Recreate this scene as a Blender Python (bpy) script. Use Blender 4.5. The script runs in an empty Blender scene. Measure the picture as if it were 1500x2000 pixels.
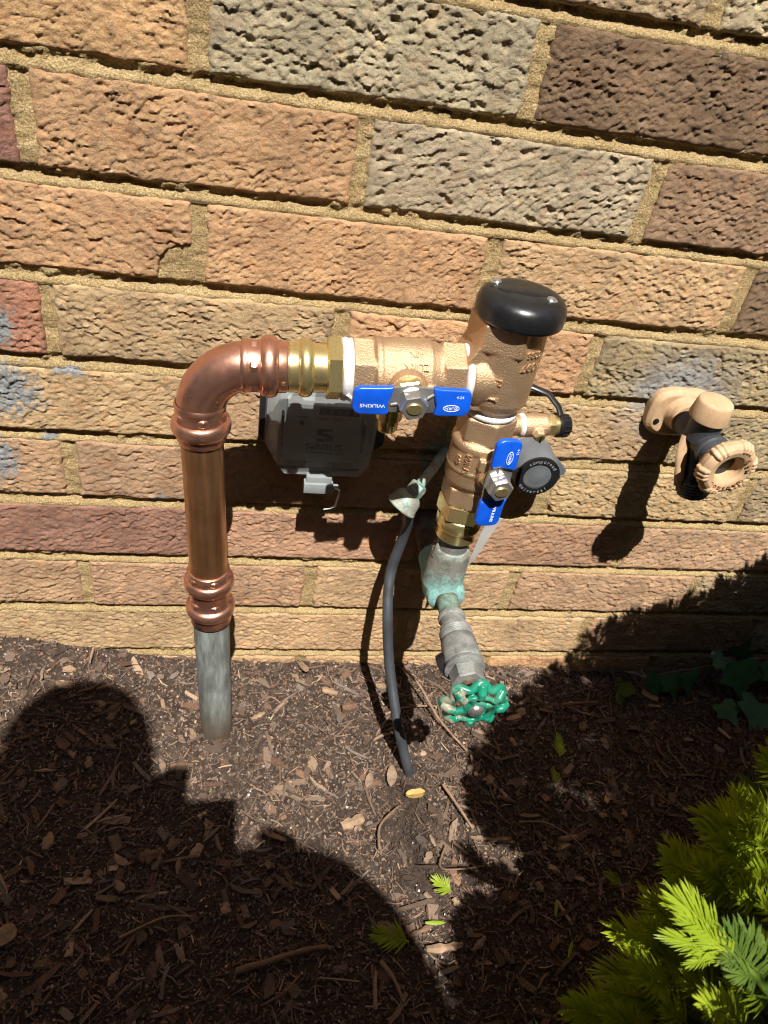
import bpy, bmesh, math, random
import numpy as np
from mathutils import Vector, Matrix, Quaternion

random.seed(7)
rng = np.random.default_rng(7)
SC = bpy.context.scene
COL = SC.collection
GZ = 532.0                      # mm from the drawing datum down to the soil


def V(x, y, z):
    """drawing millimetres (x along wall, y out of the wall is negative, z up) -> metres"""
    return Vector((x * .001, y * .001, (z + GZ) * .001))


# ------------------------------------------------------------------ camera
cam_d = bpy.data.cameras.new('camera')
cam = bpy.data.objects.new('camera', cam_d)
COL.objects.link(cam)
SC.camera = cam
CAM = np.array([136.0, -505.94, 80.98])
_yaw, _pitch, _roll = 0.2441236, 0.6600537, 0.1920082
_f = Vector((math.sin(_yaw) * math.cos(_pitch), math.cos(_yaw) * math.cos(_pitch), -math.sin(_pitch)))
_r = Vector((math.cos(_yaw), -math.sin(_yaw), 0))
_u = _r.cross(_f)
_r2 = math.cos(_roll) * _r + math.sin(_roll) * _u
_u2 = -math.sin(_roll) * _r + math.cos(_roll) * _u
cam.matrix_world = Matrix(((_r2.x, _u2.x, -_f.x, 0), (_r2.y, _u2.y, -_f.y, 0), (_r2.z, _u2.z, -_f.z, 0), (0, 0, 0, 1)))
cam.location = V(*CAM)
cam_d.sensor_fit = 'VERTICAL'
cam_d.sensor_height = 36.0
cam_d.sensor_width = 27.0
cam_d.lens = 1437.52 / 2000 * 36.0
cam_d.clip_start = 0.02
cam_d.clip_end = 500.0
cam_d.dof.use_dof = True
cam_d.dof.focus_distance = 0.53
cam_d.dof.aperture_fstop = 15.0
SC.cycles.filter_width = 1.1

# ------------------------------------------------------------------ sky, sun, exposure
SUN = Vector((0.02, 1.0, -1.72)).normalized()       # direction the light travels
W = bpy.data.worlds.new('World')
SC.world = W
W.use_nodes = True
wn = W.node_tree
sky = wn.nodes.new('ShaderNodeTexSky')
sky.sky_type = 'NISHITA'
sky.sun_disc = False
sky.sun_elevation = math.radians(59.8)
sky.sun_rotation = math.radians(181.1)
wn.links.new(sky.outputs[0], wn.nodes['Background'].inputs[0])
wn.nodes['Background'].inputs[1].default_value = 0.05
sl = bpy.data.lights.new('sun', 'SUN')
sl.energy = 5.0
sl.angle = math.radians(0.5)
sl.color = (1.0, 0.96, 0.90)
so = bpy.data.objects.new('sun', sl)
COL.objects.link(so)
so.rotation_euler = SUN.to_track_quat('-Z', 'Y').to_euler()
so.location = (0, -2, 4)
SC.view_settings.view_transform = 'Standard'
SC.view_settings.look = 'None'
SC.view_settings.gamma = 1.0
SC.view_settings.exposure = 0.80
SC.view_settings.use_curve_mapping = False


# ------------------------------------------------------------------ noise (numpy)
def hsh(ix, iy, seed):
    h = (ix.astype(np.int64) * 374761393 + iy.astype(np.int64) * 668265263 + seed * 1442695041) & 0xffffffff
    h = ((h ^ (h >> 13)) * 1274126177) & 0xffffffff
    h = h ^ (h >> 16)
    h = (h * 2246822519) & 0xffffffff
    h = h ^ (h >> 15)
    return (h & 0xffffff).astype(np.float64) / 0xffffff


def vnoise(x, y, seed=0):
    ix, iy = np.floor(x), np.floor(y)
    fx, fy = x - ix, y - iy
    fx = fx * fx * fx * (fx * (fx * 6 - 15) + 10)
    fy = fy * fy * fy * (fy * (fy * 6 - 15) + 10)
    a, b = hsh(ix, iy, seed), hsh(ix + 1, iy, seed)
    c, d = hsh(ix, iy + 1, seed), hsh(ix + 1, iy + 1, seed)
    return (a * (1 - fx) + b * fx) * (1 - fy) + (c * (1 - fx) + d * fx) * fy * 1.0 - 0.5


def fbm(x, y, seed=0, oct=4, gain=.5):
    s, a, t = 0, 1.0, 0
    for o in range(oct):
        s = s + a * vnoise(x * 2 ** o + 17.3 * o, y * 2 ** o - 9.1 * o, seed + o * 31)
        t += a
        a *= gain
    return s / t


def worley(x, y, seed):
    ix, iy = np.floor(x), np.floor(y)
    f1 = np.full(x.shape, 9.0); f2 = np.full(x.shape, 9.0)
    dx1 = np.zeros(x.shape); dy1 = np.zeros(x.shape); cid = np.zeros(x.shape); cid2 = np.zeros(x.shape)
    for ox in (-1, 0, 1):
        for oy in (-1, 0, 1):
            cx, cy = ix + ox, iy + oy
            px = cx + hsh(cx, cy, seed); py = cy + hsh(cx, cy, seed + 101)
            dx, dy = x - px, y - py
            d = np.hypot(dx, dy)
            m = d < f1
            f2 = np.where(m, f1, np.minimum(f2, d))
            f1 = np.where(m, d, f1)
            dx1 = np.where(m, dx, dx1); dy1 = np.where(m, dy, dy1)
            cid = np.where(m, hsh(cx, cy, seed + 7), cid); cid2 = np.where(m, hsh(cx, cy, seed + 77), cid2)
    return f1, f2, dx1, dy1, cid, cid2


# ------------------------------------------------------------------ mesh helpers
ORG = {}


def np_mesh(name, Vt, F, smooth=True, sharp=None):
    """Vt (n,3) metres, F list of faces or (m,4)/(m,3) array"""
    me = bpy.data.meshes.new(name)
    Vt = np.asarray(Vt, dtype=np.float32)
    if isinstance(F, np.ndarray):
        m, k = F.shape
        me.vertices.add(len(Vt)); me.vertices.foreach_set('co', Vt.ravel())
        me.loops.add(m * k); me.loops.foreach_set('vertex_index', F.astype(np.int32).ravel())
        me.polygons.add(m); me.polygons.foreach_set('loop_start', np.arange(0, m * k, k, dtype=np.int32))
        me.update(calc_edges=True)
    else:
        me.from_pydata([tuple(v) for v in Vt.tolist()], [], F)
        me.update()
    me.polygons.foreach_set('use_smooth', np.full(len(me.polygons), smooth, dtype=bool))
    if sharp is not None and smooth:
        me.set_sharp_from_angle(angle=math.radians(sharp))
    return me


def link(name, me, mat, parent=None, loc=None):
    o = bpy.data.objects.new(name, me)
    COL.objects.link(o)
    if mat is not None and me is not None and len(me.materials) == 0:
        me.materials.append(mat)
    if parent is not None:
        o.parent = parent
        ORG[o.name] = ORG[parent.name]
    else:
        ORG[o.name] = Vector((0, 0, 0))
    if loc is not None:
        o.location = loc
    return o


def tag(o, label, cat, group=None, kind=None):
    if label: o['label'] = label
    if cat: o['category'] = cat
    if group: o['group'] = group
    if kind: o['kind'] = kind
    return o


def thing(name, base, label, cat, group=None):
    o = bpy.data.objects.new(name, None)
    COL.objects.link(o)
    o.empty_display_size = .02
    o.location = V(*base)
    ORG[o.name] = o.location.copy()
    return tag(o, label, cat, group)


def frame(ax):
    ax = Vector(ax).normalized()
    ref = Vector((0, 0, 1)) if abs(ax.z) < .9 else Vector((0, 1, 0))
    a = ax.cross(ref).normalized()
    b = ax.cross(a).normalized()
    return ax, a, b


class MB:
    """collects closed shapes, drawing millimetres"""
    def __init__(s):
        s.v = []; s.f = []

    def add(s, vs, fs):
        n = len(s.v)
        s.v += [Vector(p) for p in vs]
        s.f += [[i + n for i in f] for f in fs]

    def lathe(s, org, ax, prof, seg=40, rot=0.0, ell=None, cap=True):
        """prof: (distance along axis, radius)"""
        org = Vector(org); ax, a, b = frame(ax)
        if ell: a, b = a * ell[0], b * ell[1]
        vs, fs = [], []
        for (d, r) in prof:
            for k in range(seg):
                t = rot + 2 * math.pi * k / seg
                vs.append(org + ax * d + (a * math.cos(t) + b * math.sin(t)) * r)
        for i in range(len(prof) - 1):
            for k in range(seg):
                k2 = (k + 1) % seg
                fs.append([i * seg + k, i * seg + k2, (i + 1) * seg + k2, (i + 1) * seg + k])
        if cap:
            fs.append(list(range(seg))[::-1])
            fs.append([(len(prof) - 1) * seg + k for k in range(seg)])
        s.add(vs, fs)
        return s

    def hexa(s, org, ax, d0, d1, r, rot=0.0, ch=1.0, n=6):
        return s.lathe(org, ax, [(d0, r * .9), (d0 + ch, r), (d1 - ch, r), (d1, r * .9)], seg=n, rot=rot)

    def tube(s, path, rad, seg=16, closed=False, cap=True, flat=None):
        P = [Vector(p) for p in path]; n = len(P)
        R = rad if isinstance(rad, (list, tuple)) else [rad] * n
        vs, fs = [], []
        prev = None
        for i in range(n):
            if closed: t = P[(i + 1) % n] - P[i - 1]
            else: t = P[min(i + 1, n - 1)] - P[max(i - 1, 0)]
            t.normalize()
            if prev is None: _, a, b = frame(t)
            else:
                a = prev - t * prev.dot(t); a.normalize(); b = t.cross(a)
            prev = a
            fl = flat or (1, 1)
            for k in range(seg):
                th = 2 * math.pi * k / seg
                vs.append(P[i] + (a * math.cos(th) * fl[0] + b * math.sin(th) * fl[1]) * R[i])
        m = n if closed else n - 1
        for i in range(m):
            j = (i + 1) % n
            for k in range(seg):
                k2 = (k + 1) % seg
                fs.append([i * seg + k, i * seg + k2, j * seg + k2, j * seg + k])
        if cap and not closed:
            fs.append(list(range(seg))[::-1]); fs.append([(n - 1) * seg + k for k in range(seg)])
        s.add(vs, fs)
        return s

    def box(s, c, d, rot=None):
        c = Vector(c); R = rot or Matrix.Identity(3)
        vs = [c + R @ Vector((sx * d[0] / 2, sy * d[1] / 2, sz * d[2] / 2)) for sx in (-1, 1) for sy in (-1, 1) for sz in (-1, 1)]
        s.add(vs, [[0, 1, 3, 2], [4, 6, 7, 5], [0, 4, 5, 1], [2, 3, 7, 6], [0, 2, 6, 4], [1, 5, 7, 3]])
        return s

    def prism(s, poly, fn, d0, d1, poly2=None):
        """poly of (a,b); fn(a,b,d)->point"""
        n = len(poly)
        vs = [fn(a, b, d0) for a, b in poly] + [fn(a, b, d1) for a, b in (poly2 or poly)]
        fs = [list(range(n))[::-1], [n + k for k in range(n)]]
        for k in range(n):
            k2 = (k + 1) % n
            fs.append([k, k2, n + k2, n + k])
        s.add(vs, fs)
        return s

    def build(s, name, mat, parent=None, sharp=35, bev=0.0, seg=2, remesh=0.0, sm=3, smooth=True):
        off = ORG[parent.name] if parent is not None else Vector((0, 0, 0))
        bm = bmesh.new()
        vv = [bm.verts.new(V(*p) - off) for p in s.v]
        for f in s.f:
            try: bm.faces.new([vv[i] for i in f])
            except ValueError: pass
        bmesh.ops.recalc_face_normals(bm, faces=bm.faces)
        if bev > 0:
            es = [e for e in bm.edges if len(e.link_faces) == 2 and e.calc_face_angle(0) > math.radians(28)]
            bmesh.ops.bevel(bm, geom=es, offset=bev * .001, segments=seg, affect='EDGES', profile=.5, clamp_overlap=True)
        me = bpy.data.meshes.new(name)
        bm.to_mesh(me); bm.free()
        if remesh > 0:
            t = bpy.data.objects.new('tmp', me); COL.objects.link(t)
            m = t.modifiers.new('r', 'REMESH'); m.mode = 'VOXEL'; m.voxel_size = remesh * .001; m.adaptivity = 0
            m2 = t.modifiers.new('s', 'SMOOTH'); m2.factor = .5; m2.iterations = sm
            dg = bpy.context.evaluated_depsgraph_get()
            me2 = bpy.data.meshes.new_from_object(t.evaluated_get(dg))
            bpy.data.objects.remove(t)
            me = me2
            me.name = name
            me.polygons.foreach_set('use_smooth', np.full(len(me.polygons), True, dtype=bool))
        else:
            me.polygons.foreach_set('use_smooth', np.full(len(me.polygons), smooth, dtype=bool))
            if smooth: me.set_sharp_from_angle(angle=math.radians(sharp))
        me.materials.clear()
        o = link(name, me, mat, parent)
        return o


def text_geo(txt, size, ext=.12, bold=.0):
    """letters as a mesh in mm: returns verts (n,3) x right, y up, z out; faces"""
    cu = bpy.data.curves.new('t', 'FONT')
    cu.body = txt; cu.size = size; cu.extrude = ext; cu.align_x = 'CENTER'; cu.align_y = 'CENTER'
    cu.resolution_u = 3; cu.offset = bold
    t = bpy.data.objects.new('t', cu); COL.objects.link(t)
    dg = bpy.context.evaluated_depsgraph_get()
    me = bpy.data.meshes.new_from_object(t.evaluated_get(dg))
    vs = [v.co.copy() for v in me.vertices]; fs = [list(p.vertices) for p in me.polygons]
    bpy.data.objects.remove(t); bpy.data.meshes.remove(me); bpy.data.curves.remove(cu)
    return vs, fs


def put_text(name, txt, size, org, xdir, ydir, mat, parent, ext=.12, bold=0.0, sx=1.0, warp=None):
    vs, fs = text_geo(txt, size, ext, bold)
    org = Vector(org); X = Vector(xdir).normalized(); Y = Vector(ydir).normalized(); Z = X.cross(Y)
    mb = MB()
    if warp: mb.add([warp(v) for v in vs], fs)
    else: mb.add([org + X * v.x * sx + Y * v.y + Z * v.z for v in vs], fs)
    return mb.build(name, mat, parent, smooth=False)


# ------------------------------------------------------------------ materials
def srgb(r, g, b, k=1.0):
    def c(x):
        x /= 255.
        return x / 12.92 if x <= .04045 else ((x + .055) / 1.055) ** 2.4
    return (c(r) * k, c(g) * k, c(b) * k, 1)


class NT:
    def __init__(s, name):
        s.m = bpy.data.materials.new(name); s.m.use_nodes = True
        s.t = s.m.node_tree; s.n = s.t.nodes; s.b = s.n['Principled BSDF']; s.out = s.n['Material Output']

    def new(s, ty, **kw):
        n = s.n.new(ty)
        for k, v in kw.items(): setattr(n, k, v)
        return n

    def l(s, a, b): s.t.links.new(a, b)

    def noise(s, scale, detail=3, rough=.55, coord='Object', w=0.0):
        n = s.new('ShaderNodeTexNoise'); n.inputs['Scale'].default_value = scale; n.inputs['Detail'].default_value = detail
        n.inputs['Roughness'].default_value = rough
        if coord == 'Geo': s.l(s.geo(), n.inputs['Vector'])
        else: s.l(s.tc().outputs[coord], n.inputs['Vector'])
        return n.outputs['Fac']

    def tc(s):
        if not hasattr(s, '_tc'): s._tc = s.new('ShaderNodeTexCoord')
        return s._tc

    def geo(s):
        if not hasattr(s, '_g'): s._g = s.new('ShaderNodeNewGeometry')
        return s._g.outputs['Position']

    def ramp(s, fac, stops):
        r = s.new('ShaderNodeValToRGB')
        e = r.color_ramp.elements
        while len(e) > 1: e.remove(e[0])
        e[0].position = stops[0][0]; e[0].color = stops[0][1] if len(stops[0][1]) == 4 else (*stops[0][1], 1)
        for p, c in stops[1:]:
            k = e.new(p); k.color = c if len(c) == 4 else (*c, 1)
        s.l(fac, r.inputs[0])
        return r.outputs[0]

    def mix(s, fac, a, b, mode='MIX'):
        m = s.new('ShaderNodeMix', data_type='RGBA', blend_type=mode)
        for sock, v in ((m.inputs[0], fac), (m.inputs[6], a), (m.inputs[7], b)):
            if hasattr(v, 'is_linked') or hasattr(v, 'links'): s.l(v, sock)
            elif isinstance(v, (int, float)): sock.default_value = v
            else: sock.default_value = v if len(v) == 4 else (*v, 1)
        return m.outputs[2]

    def math(s, op, a, b=0.0, c=None):
        m = s.new('ShaderNodeMath', operation=op)
        for i, v in enumerate((a, b) if c is None else (a, b, c)):
            if hasattr(v, 'links'): s.l(v, m.inputs[i])
            else: m.inputs[i].default_value = v
        return m.outputs[0]

    def bump(s, h, strength=.3, dist=.001):
        b = s.new('ShaderNodeBump'); b.inputs['Strength'].default_value = strength; b.inputs['Distance'].default_value = dist
        s.l(h, b.inputs['Height'])
        if s.b.inputs['Normal'].links: s.l(s.b.inputs['Normal'].links[0].from_socket, b.inputs['Normal'])
        s.l(b.outputs[0], s.b.inputs['Normal'])

    def set(s, **kw):
        for k, v in kw.items():
            k = {'base': 'Base Color', 'rough': 'Roughness', 'metal': 'Metallic', 'spec': 'Specular IOR Level', 'coat': 'Coat Weight', 'trans': 'Transmission Weight', 'coatr': 'Coat Roughness'}[k]
            if hasattr(v, 'links'): s.l(v, s.b.inputs[k])
            else: s.b.inputs[k].default_value = v if not isinstance(v, tuple) or len(v) == 4 else (*v, 1)
        return s


def blob(nt, cx, cz, rx, rz, soft=.3, nscale=60, namp=.6):
    """mask 0..1 of a patch on the wall, centre in drawing mm"""
    sep = nt.new('ShaderNodeSeparateXYZ'); nt.l(nt.geo(), sep.inputs[0])
    a = nt.math('MULTIPLY', nt.math('SUBTRACT', sep.outputs[0], cx * .001), 1000. / rx)
    b = nt.math('MULTIPLY', nt.math('SUBTRACT', sep.outputs[2], (cz + GZ) * .001), 1000. / rz)
    d = nt.math('SQRT', nt.math('ADD', nt.math('MULTIPLY', a, a), nt.math('MULTIPLY', b, b)))
    n = nt.math('MULTIPLY', nt.math('SUBTRACT', nt.noise(nscale, 4, .65, 'Geo'), .5), namp * 4)
    d = nt.math('ADD', d, n)
    m = nt.new('ShaderNodeMapRange'); m.inputs[1].default_value = 1 + soft; m.inputs[2].default_value = 1 - soft
    m.inputs[3].default_value = 0; m.inputs[4].default_value = 1
    nt.l(d, m.inputs[0])
    return m.outputs[0]


def wall_stains(t, col):
    grey = t.ramp(t.noise(500, 3, .6, 'Geo'), [(.3, srgb(118, 119, 118)), (.7, srgb(166, 167, 165))])
    for cx, cz, rx, rz, s in ((-42, -222, 27, 20, .12), (-33, -172, 8, 15, .12), (-52, -286, 13, 18, .12), (8, -204, 11, 3, .1), (-12, -262, 5, 4, .1), (70, -318, 5, 3, .1)):
        col = t.mix(blob(t, cx, cz, rx, rz, s, 260, 1.0), col, grey)
    haze = t.ramp(t.noise(90, 4, .6, 'Geo'), [(.3, srgb(120, 122, 122, .8)), (.7, srgb(185, 187, 188, .8))])
    col = t.mix(t.math('MULTIPLY', blob(t, 494, -187, 42, 35, .5, 70, .5), .88), col, haze)
    verd = srgb(120, 160, 150, .7)
    col = t.mix(t.math('MULTIPLY', blob(t, 298, -262, 12, 24, .4, 150, .9), .7), col, verd)
    return col


def m_brick():
    t = NT('brick_face')
    oi = t.new('ShaderNodeObjectInfo')
    big = t.noise(22, 4, .6, 'Geo')
    col = t.mix(t.ramp(big, [(.32, (0, 0, 0)), (.68, (1, 1, 1))]), (.74, .72, .72), (1.18, 1.17, 1.14))
    col = t.mix(1.0, oi.outputs['Color'], col, 'MULTIPLY')
    # scorched manganese flecks and ochre patches
    fl = t.ramp(t.noise(120, 5, .72, 'Geo'), [(.50, (0, 0, 0)), (.64, (1, 1, 1))])
    area = t.ramp(t.noise(26, 3, .6, 'Geo'), [(.40, (.25, .25, .25)), (.60, (1, 1, 1))])
    fl = t.math('MULTIPLY', fl, area)
    col = t.mix(t.math('MULTIPLY', fl, .75), col, t.mix(1.0, col, (.40, .43, .52), 'MULTIPLY'))
    rd = t.ramp(t.noise(58, 4, .65, 'Geo'), [(.52, (0, 0, 0)), (.70, (1, 1, 1))])
    col = t.mix(t.math('MULTIPLY', rd, .5), col, t.mix(1.0, col, (.92, .70, .60), 'MULTIPLY'))
    oc = t.ramp(t.noise(75, 3, .6, 'Geo'), [(.55, (0, 0, 0)), (.72, (1, 1, 1))])
    col = t.mix(t.math('MULTIPLY', oc, .35), col, t.mix(1.0, col, (1.3, 1.02, .72), 'MULTIPLY'))
    gr = t.ramp(t.noise(1400, 2, .5, 'Geo'), [(.3, (.80, .80, .80)), (.7, (1.16, 1.16, 1.16))])
    col = t.mix(1.0, col, gr, 'MULTIPLY')
    sp = t.ramp(t.noise(260, 1, .4, 'Geo'), [(.775, (0, 0, 0)), (.79, (1, 1, 1))])
    col = t.mix(t.math('MULTIPLY', sp, .8), col, (.55, .55, .56))
    col = wall_stains(t, col)
    t.set(base=col, rough=.92, spec=.25)
    t.bump(t.noise(330, 6, .78, 'Geo'), .55, .0024)
    t.bump(t.noise(800, 4, .75, 'Geo'), .9, .0016)
    return t.m


def m_mortar():
    t = NT('sandy_mortar')
    c = t.ramp(t.noise(900, 3, .7, 'Geo'), [(.25, srgb(118, 97, 64)), (.5, srgb(194, 166, 116)), (.75, srgb(238, 216, 172))])
    c = t.mix(t.ramp(t.noise(45, 3, .6, 'Geo'), [(.4, (0, 0, 0)), (.65, (1, 1, 1))]), c, t.mix(1.0, c, (.78, .76, .74), 'MULTIPLY'))
    sp = t.ramp(t.noise(420, 1, .4, 'Geo'), [(.75, (0, 0, 0)), (.77, (1, 1, 1))])
    c = t.mix(t.math('MULTIPLY', sp, .6), c, (.62, .6, .55))
    c = wall_stains(t, c)
    t.set(base=c, rough=.95, spec=.2)
    t.bump(t.noise(480, 4, .75, 'Geo'), 1.0, .0038)
    return t.m


def m_simple(name, base, rough=.5, metal=0.0, var=.15, vs=60, bumpS=0, bumpA=.2, bumpD=.0004, spec=.5, coat=0, rv=0.0):
    t = NT(name)
    n = t.noise(vs, 4, .6)
    c = t.mix(t.ramp(n, [(.3, (0, 0, 0)), (.7, (1, 1, 1))]), tuple(x * (1 - var) for x in base[:3]), tuple(min(1, x * (1 + var)) for x in base[:3]))
    t.set(base=c, metal=metal, spec=spec, coat=coat)
    if rv:
        r = t.new('ShaderNodeMapRange'); r.inputs[3].default_value = rough - rv; r.inputs[4].default_value = rough + rv
        t.l(t.noise(vs * 3, 4, .6), r.inputs[0]); t.set(rough=r.outputs[0])
    else: t.set(rough=rough)
    if bumpS: t.bump(t.noise(bumpS, 3, .6), bumpA, bumpD)
    return t.m


def m_patina(name, dark, light, verd, k=.5, sc=70, spot=False, streak=False):
    t = NT(name)
    c = t.ramp(t.noise(sc, 5, .65), [(.3, dark), (.62, light)])
    v = t.ramp(t.noise(sc * .6, 5, .7, 'Geo'), [(.5 - .1 * k, (0, 0, 0)), (.72 - .15 * k, (1, 1, 1))])
    c = t.mix(t.math('MULTIPLY', v, .9), c, verd)
    if spot: c = t.mix(t.math('MULTIPLY', blob(t, 302, -329, 19, 15, .6, 210, .95), .85), c, srgb(148, 208, 202))
    g = t.ramp(t.noise(900, 2, .5), [(.3, (.8, .8, .8)), (.7, (1.15, 1.15, 1.15))])
    c = t.mix(1.0, c, g, 'MULTIPLY')
    t.set(base=c, rough=.62, metal=.25, spec=.4)
    t.bump(t.noise(500, 4, .7), .35, .0007)
    return t.m


def m_riser():
    t = NT('oxidised_riser')
    mp = t.new('ShaderNodeMapping'); mp.inputs['Scale'].default_value = (1, 1, .22); t.l(t.geo(), mp.inputs[0])
    n = t.new('ShaderNodeTexNoise'); n.inputs['Scale'].default_value = 95; n.inputs['Detail'].default_value = 5; n.inputs['Roughness'].default_value = .65
    t.l(mp.outputs[0], n.inputs[0])
    c = t.ramp(n.outputs[0], [(.30, srgb(88, 88, 84)), (.46, srgb(118, 122, 118)), (.58, srgb(146, 152, 148)), (.74, srgb(160, 192, 186))])
    sep = t.new('ShaderNodeSeparateXYZ'); t.l(t.geo(), sep.inputs[0])
    m = t.new('ShaderNodeMapRange'); m.inputs[1].default_value = .075; m.inputs[2].default_value = .008; t.l(sep.outputs[2], m.inputs[0])
    dirt = t.math('MULTIPLY', m.outputs[0], t.math('ADD', t.noise(160, 4, .7, 'Geo'), .42))
    c = t.mix(dirt, c, srgb(92, 76, 60))
    t.set(base=c, rough=.5, metal=.12, spec=.4)
    t.bump(t.noise(500, 4, .7), .3, .0006)
    return t.m


def m_tan():
    t = NT('dusty_tan_plastic')
    c = t.ramp(t.noise(45, 5, .7), [(.3, srgb(178, 144, 110, .85)), (.6, srgb(206, 173, 135, .85)), (.8, srgb(220, 194, 160, .85))])
    sp = t.ramp(t.noise(190, 3, .6), [(.68, (0, 0, 0)), (.74, (1, 1, 1))])
    c = t.mix(t.math('MULTIPLY', sp, .35), c, srgb(228, 214, 190, .85))
    dk = t.ramp(t.noise(110, 4, .65), [(.66, (0, 0, 0)), (.74, (1, 1, 1))])
    c = t.mix(t.math('MULTIPLY', dk, .45), c, srgb(120, 96, 74, .8))
    t.set(base=c, rough=.62, spec=.35)
    t.bump(t.noise(450, 3, .6), .2, .0004)
    return t.m


def m_pipe():
    t = NT('browned_copper')
    def st(sc, z):
        mp = t.new('ShaderNodeMapping'); mp.inputs['Scale'].default_value = (1, 1, z); t.l(t.geo(), mp.inputs[0])
        n = t.new('ShaderNodeTexNoise'); n.inputs['Scale'].default_value = sc; n.inputs['Detail'].default_value = 5; n.inputs['Roughness'].default_value = .6
        t.l(mp.outputs[0], n.inputs[0]); return n.outputs[0]
    c = t.ramp(st(150, .06), [(.3, (.40, .205, .092)), (.55, (.58, .31, .15)), (.75, (.70, .40, .21))])
    c = t.mix(t.ramp(t.noise(34, 4, .6, 'Geo'), [(.35, (0, 0, 0)), (.7, (1, 1, 1))]), c, t.mix(1.0, c, (.72, .66, .60), 'MULTIPLY'))
    sp = t.ramp(t.noise(420, 2, .5, 'Geo'), [(.70, (0, 0, 0)), (.74, (1, 1, 1))])
    c = t.mix(t.math('MULTIPLY', sp, .5), c, (.16, .08, .045))
    m = t.new('ShaderNodeMapRange'); m.inputs[3].default_value = .20; m.inputs[4].default_value = .42; t.l(st(90, .1), m.inputs[0])
    t.set(base=c, metal=.88, rough=m.outputs[0])
    t.bump(st(420, .03), .12, .0004)
    return t.m


def m_copper():
    t = NT('bright_copper')
    c = t.mix(t.ramp(t.noise(60, 4, .6), [(.3, (0, 0, 0)), (.7, (1, 1, 1))]), (.66, .325, .22), (.80, .42, .295))
    tn = t.ramp(t.noise(34, 5, .7, 'Geo'), [(.50, (0, 0, 0)), (.66, (1, 1, 1))])
    c = t.mix(t.math('MULTIPLY', tn, .45), c, (.40, .20, .115))
    sp = t.ramp(t.noise(300, 3, .6, 'Geo'), [(.66, (0, 0, 0)), (.72, (1, 1, 1))])
    c = t.mix(t.math('MULTIPLY', sp, .45), c, (.20, .10, .065))
    m = t.new('ShaderNodeMapRange'); m.inputs[3].default_value = .18; m.inputs[4].default_value = .44; t.l(t.noise(120, 5, .7, 'Geo'), m.inputs[0])
    t.set(base=c, metal=.92, rough=m.outputs[0])
    t.bump(t.noise(300, 4, .6), .10, .0004)
    return t.m


M = {}
M['brick'] = m_brick()
M['mortar'] = m_mortar()
M['copper'] = m_copper()
M['copper_pipe'] = m_pipe()
M['brass'] = m_simple('polished_brass', (.84, .68, .32), .27, .9, .08, 60, 350, .06, .0004, rv=.06)
M['bronze'] = m_simple('cast_bronze', (.56, .375, .22), .42, .70, .10, 80, 1000, .7, .0010, rv=.08)
M['tape'] = m_simple('white_thread_tape', (.68, .68, .68), .5, 0, .04, 200, 500, .35, .0006)
M['black_plastic'] = m_simple('black_plastic', (.012, .012, .013), .30, 0, .3, 90, 300, .08, .0004, rv=.1)
M['rubber'] = m_simple('grey_black_rubber', (.040, .045, .052), .5, 0, .25, 60, 400, .15, .0005, rv=.12)
M['steel'] = m_simple('bright_steel', (.56, .545, .53), .33, .86, .12, 90, 400, .15, .0005, rv=.1)
M['blue'] = m_simple('blue_vinyl', (.006, .09, .62), .34, 0, .22, 70, 300, .06, .0004, coat=.2)
M['white_print'] = m_simple('white_print', (.72, .76, .82), .5, 0, .05)
M['dark_print'] = m_simple('dark_print', (.008, .008, .008), .7, spec=.2)
M['tan'] = m_tan()
M['tan_dark'] = m_simple('tan_lettering', srgb(150, 104, 66, .8), .6)
M['green'] = m_simple('green_enamel', (.006, .26, .15), .28, 0, .2, 90, 250, .12, .0005, coat=.3)
M['old_pipe'] = m_patina('weathered_grey_pipe', srgb(92, 92, 90), srgb(142, 142, 138), srgb(128, 150, 140), -.3)
M['old_verd'] = m_patina('verdigris_metal', srgb(104, 102, 92), srgb(158, 154, 142), srgb(138, 190, 178), .35, 90)
M['tee'] = m_patina('tee_metal', srgb(92, 90, 82), srgb(146, 144, 134), srgb(142, 178, 166), .1, 90, True)
M['old_brown'] = m_patina('brown_old_copper', srgb(70, 56, 44), srgb(112, 94, 78), srgb(120, 170, 155), .1)
M['old_copper'] = m_riser()
M['paper'] = m_simple('white_paper', (.46, .44, .42), .8, 0, .06)
M['meter_dark'] = m_simple('dark_grey_plastic', (.27, .275, .27), .5, 0, .1, 90)
M['meter_black'] = m_simple('meter_black', (.014, .014, .015), .45)
M['meter_grey'] = m_simple('meter_inner_grey', (.22, .225, .225), .5)
M['pad'] = m_simple('grey_pad_plastic', (.11, .12, .13), .5, 0, .2, 60, 500, .12, .0005, rv=.1)
M['pad_print'] = m_simple('raised_grey_letters', (.22, .24, .25), .6)


def m_clear():
    t = NT('clear_grey_cover')
    t.set(base=(.80, .82, .82, 1), rough=.2, spec=.5)
    tr = t.new('ShaderNodeBsdfTransparent'); tr.inputs[0].default_value = (.86, .88, .88, 1)
    mx = t.new('ShaderNodeMixShader')
    n = t.ramp(t.noise(40, 4, .6), [(.3, (.16, .16, .16)), (.75, (.30, .30, .30))])
    t.l(n, mx.inputs[0]); t.l(tr.outputs[0], mx.inputs[1]); t.l(t.b.outputs[0], mx.inputs[2])
    t.l(mx.outputs[0], t.out.inputs[0])
    return t.m


M['clear'] = m_clear()


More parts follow.
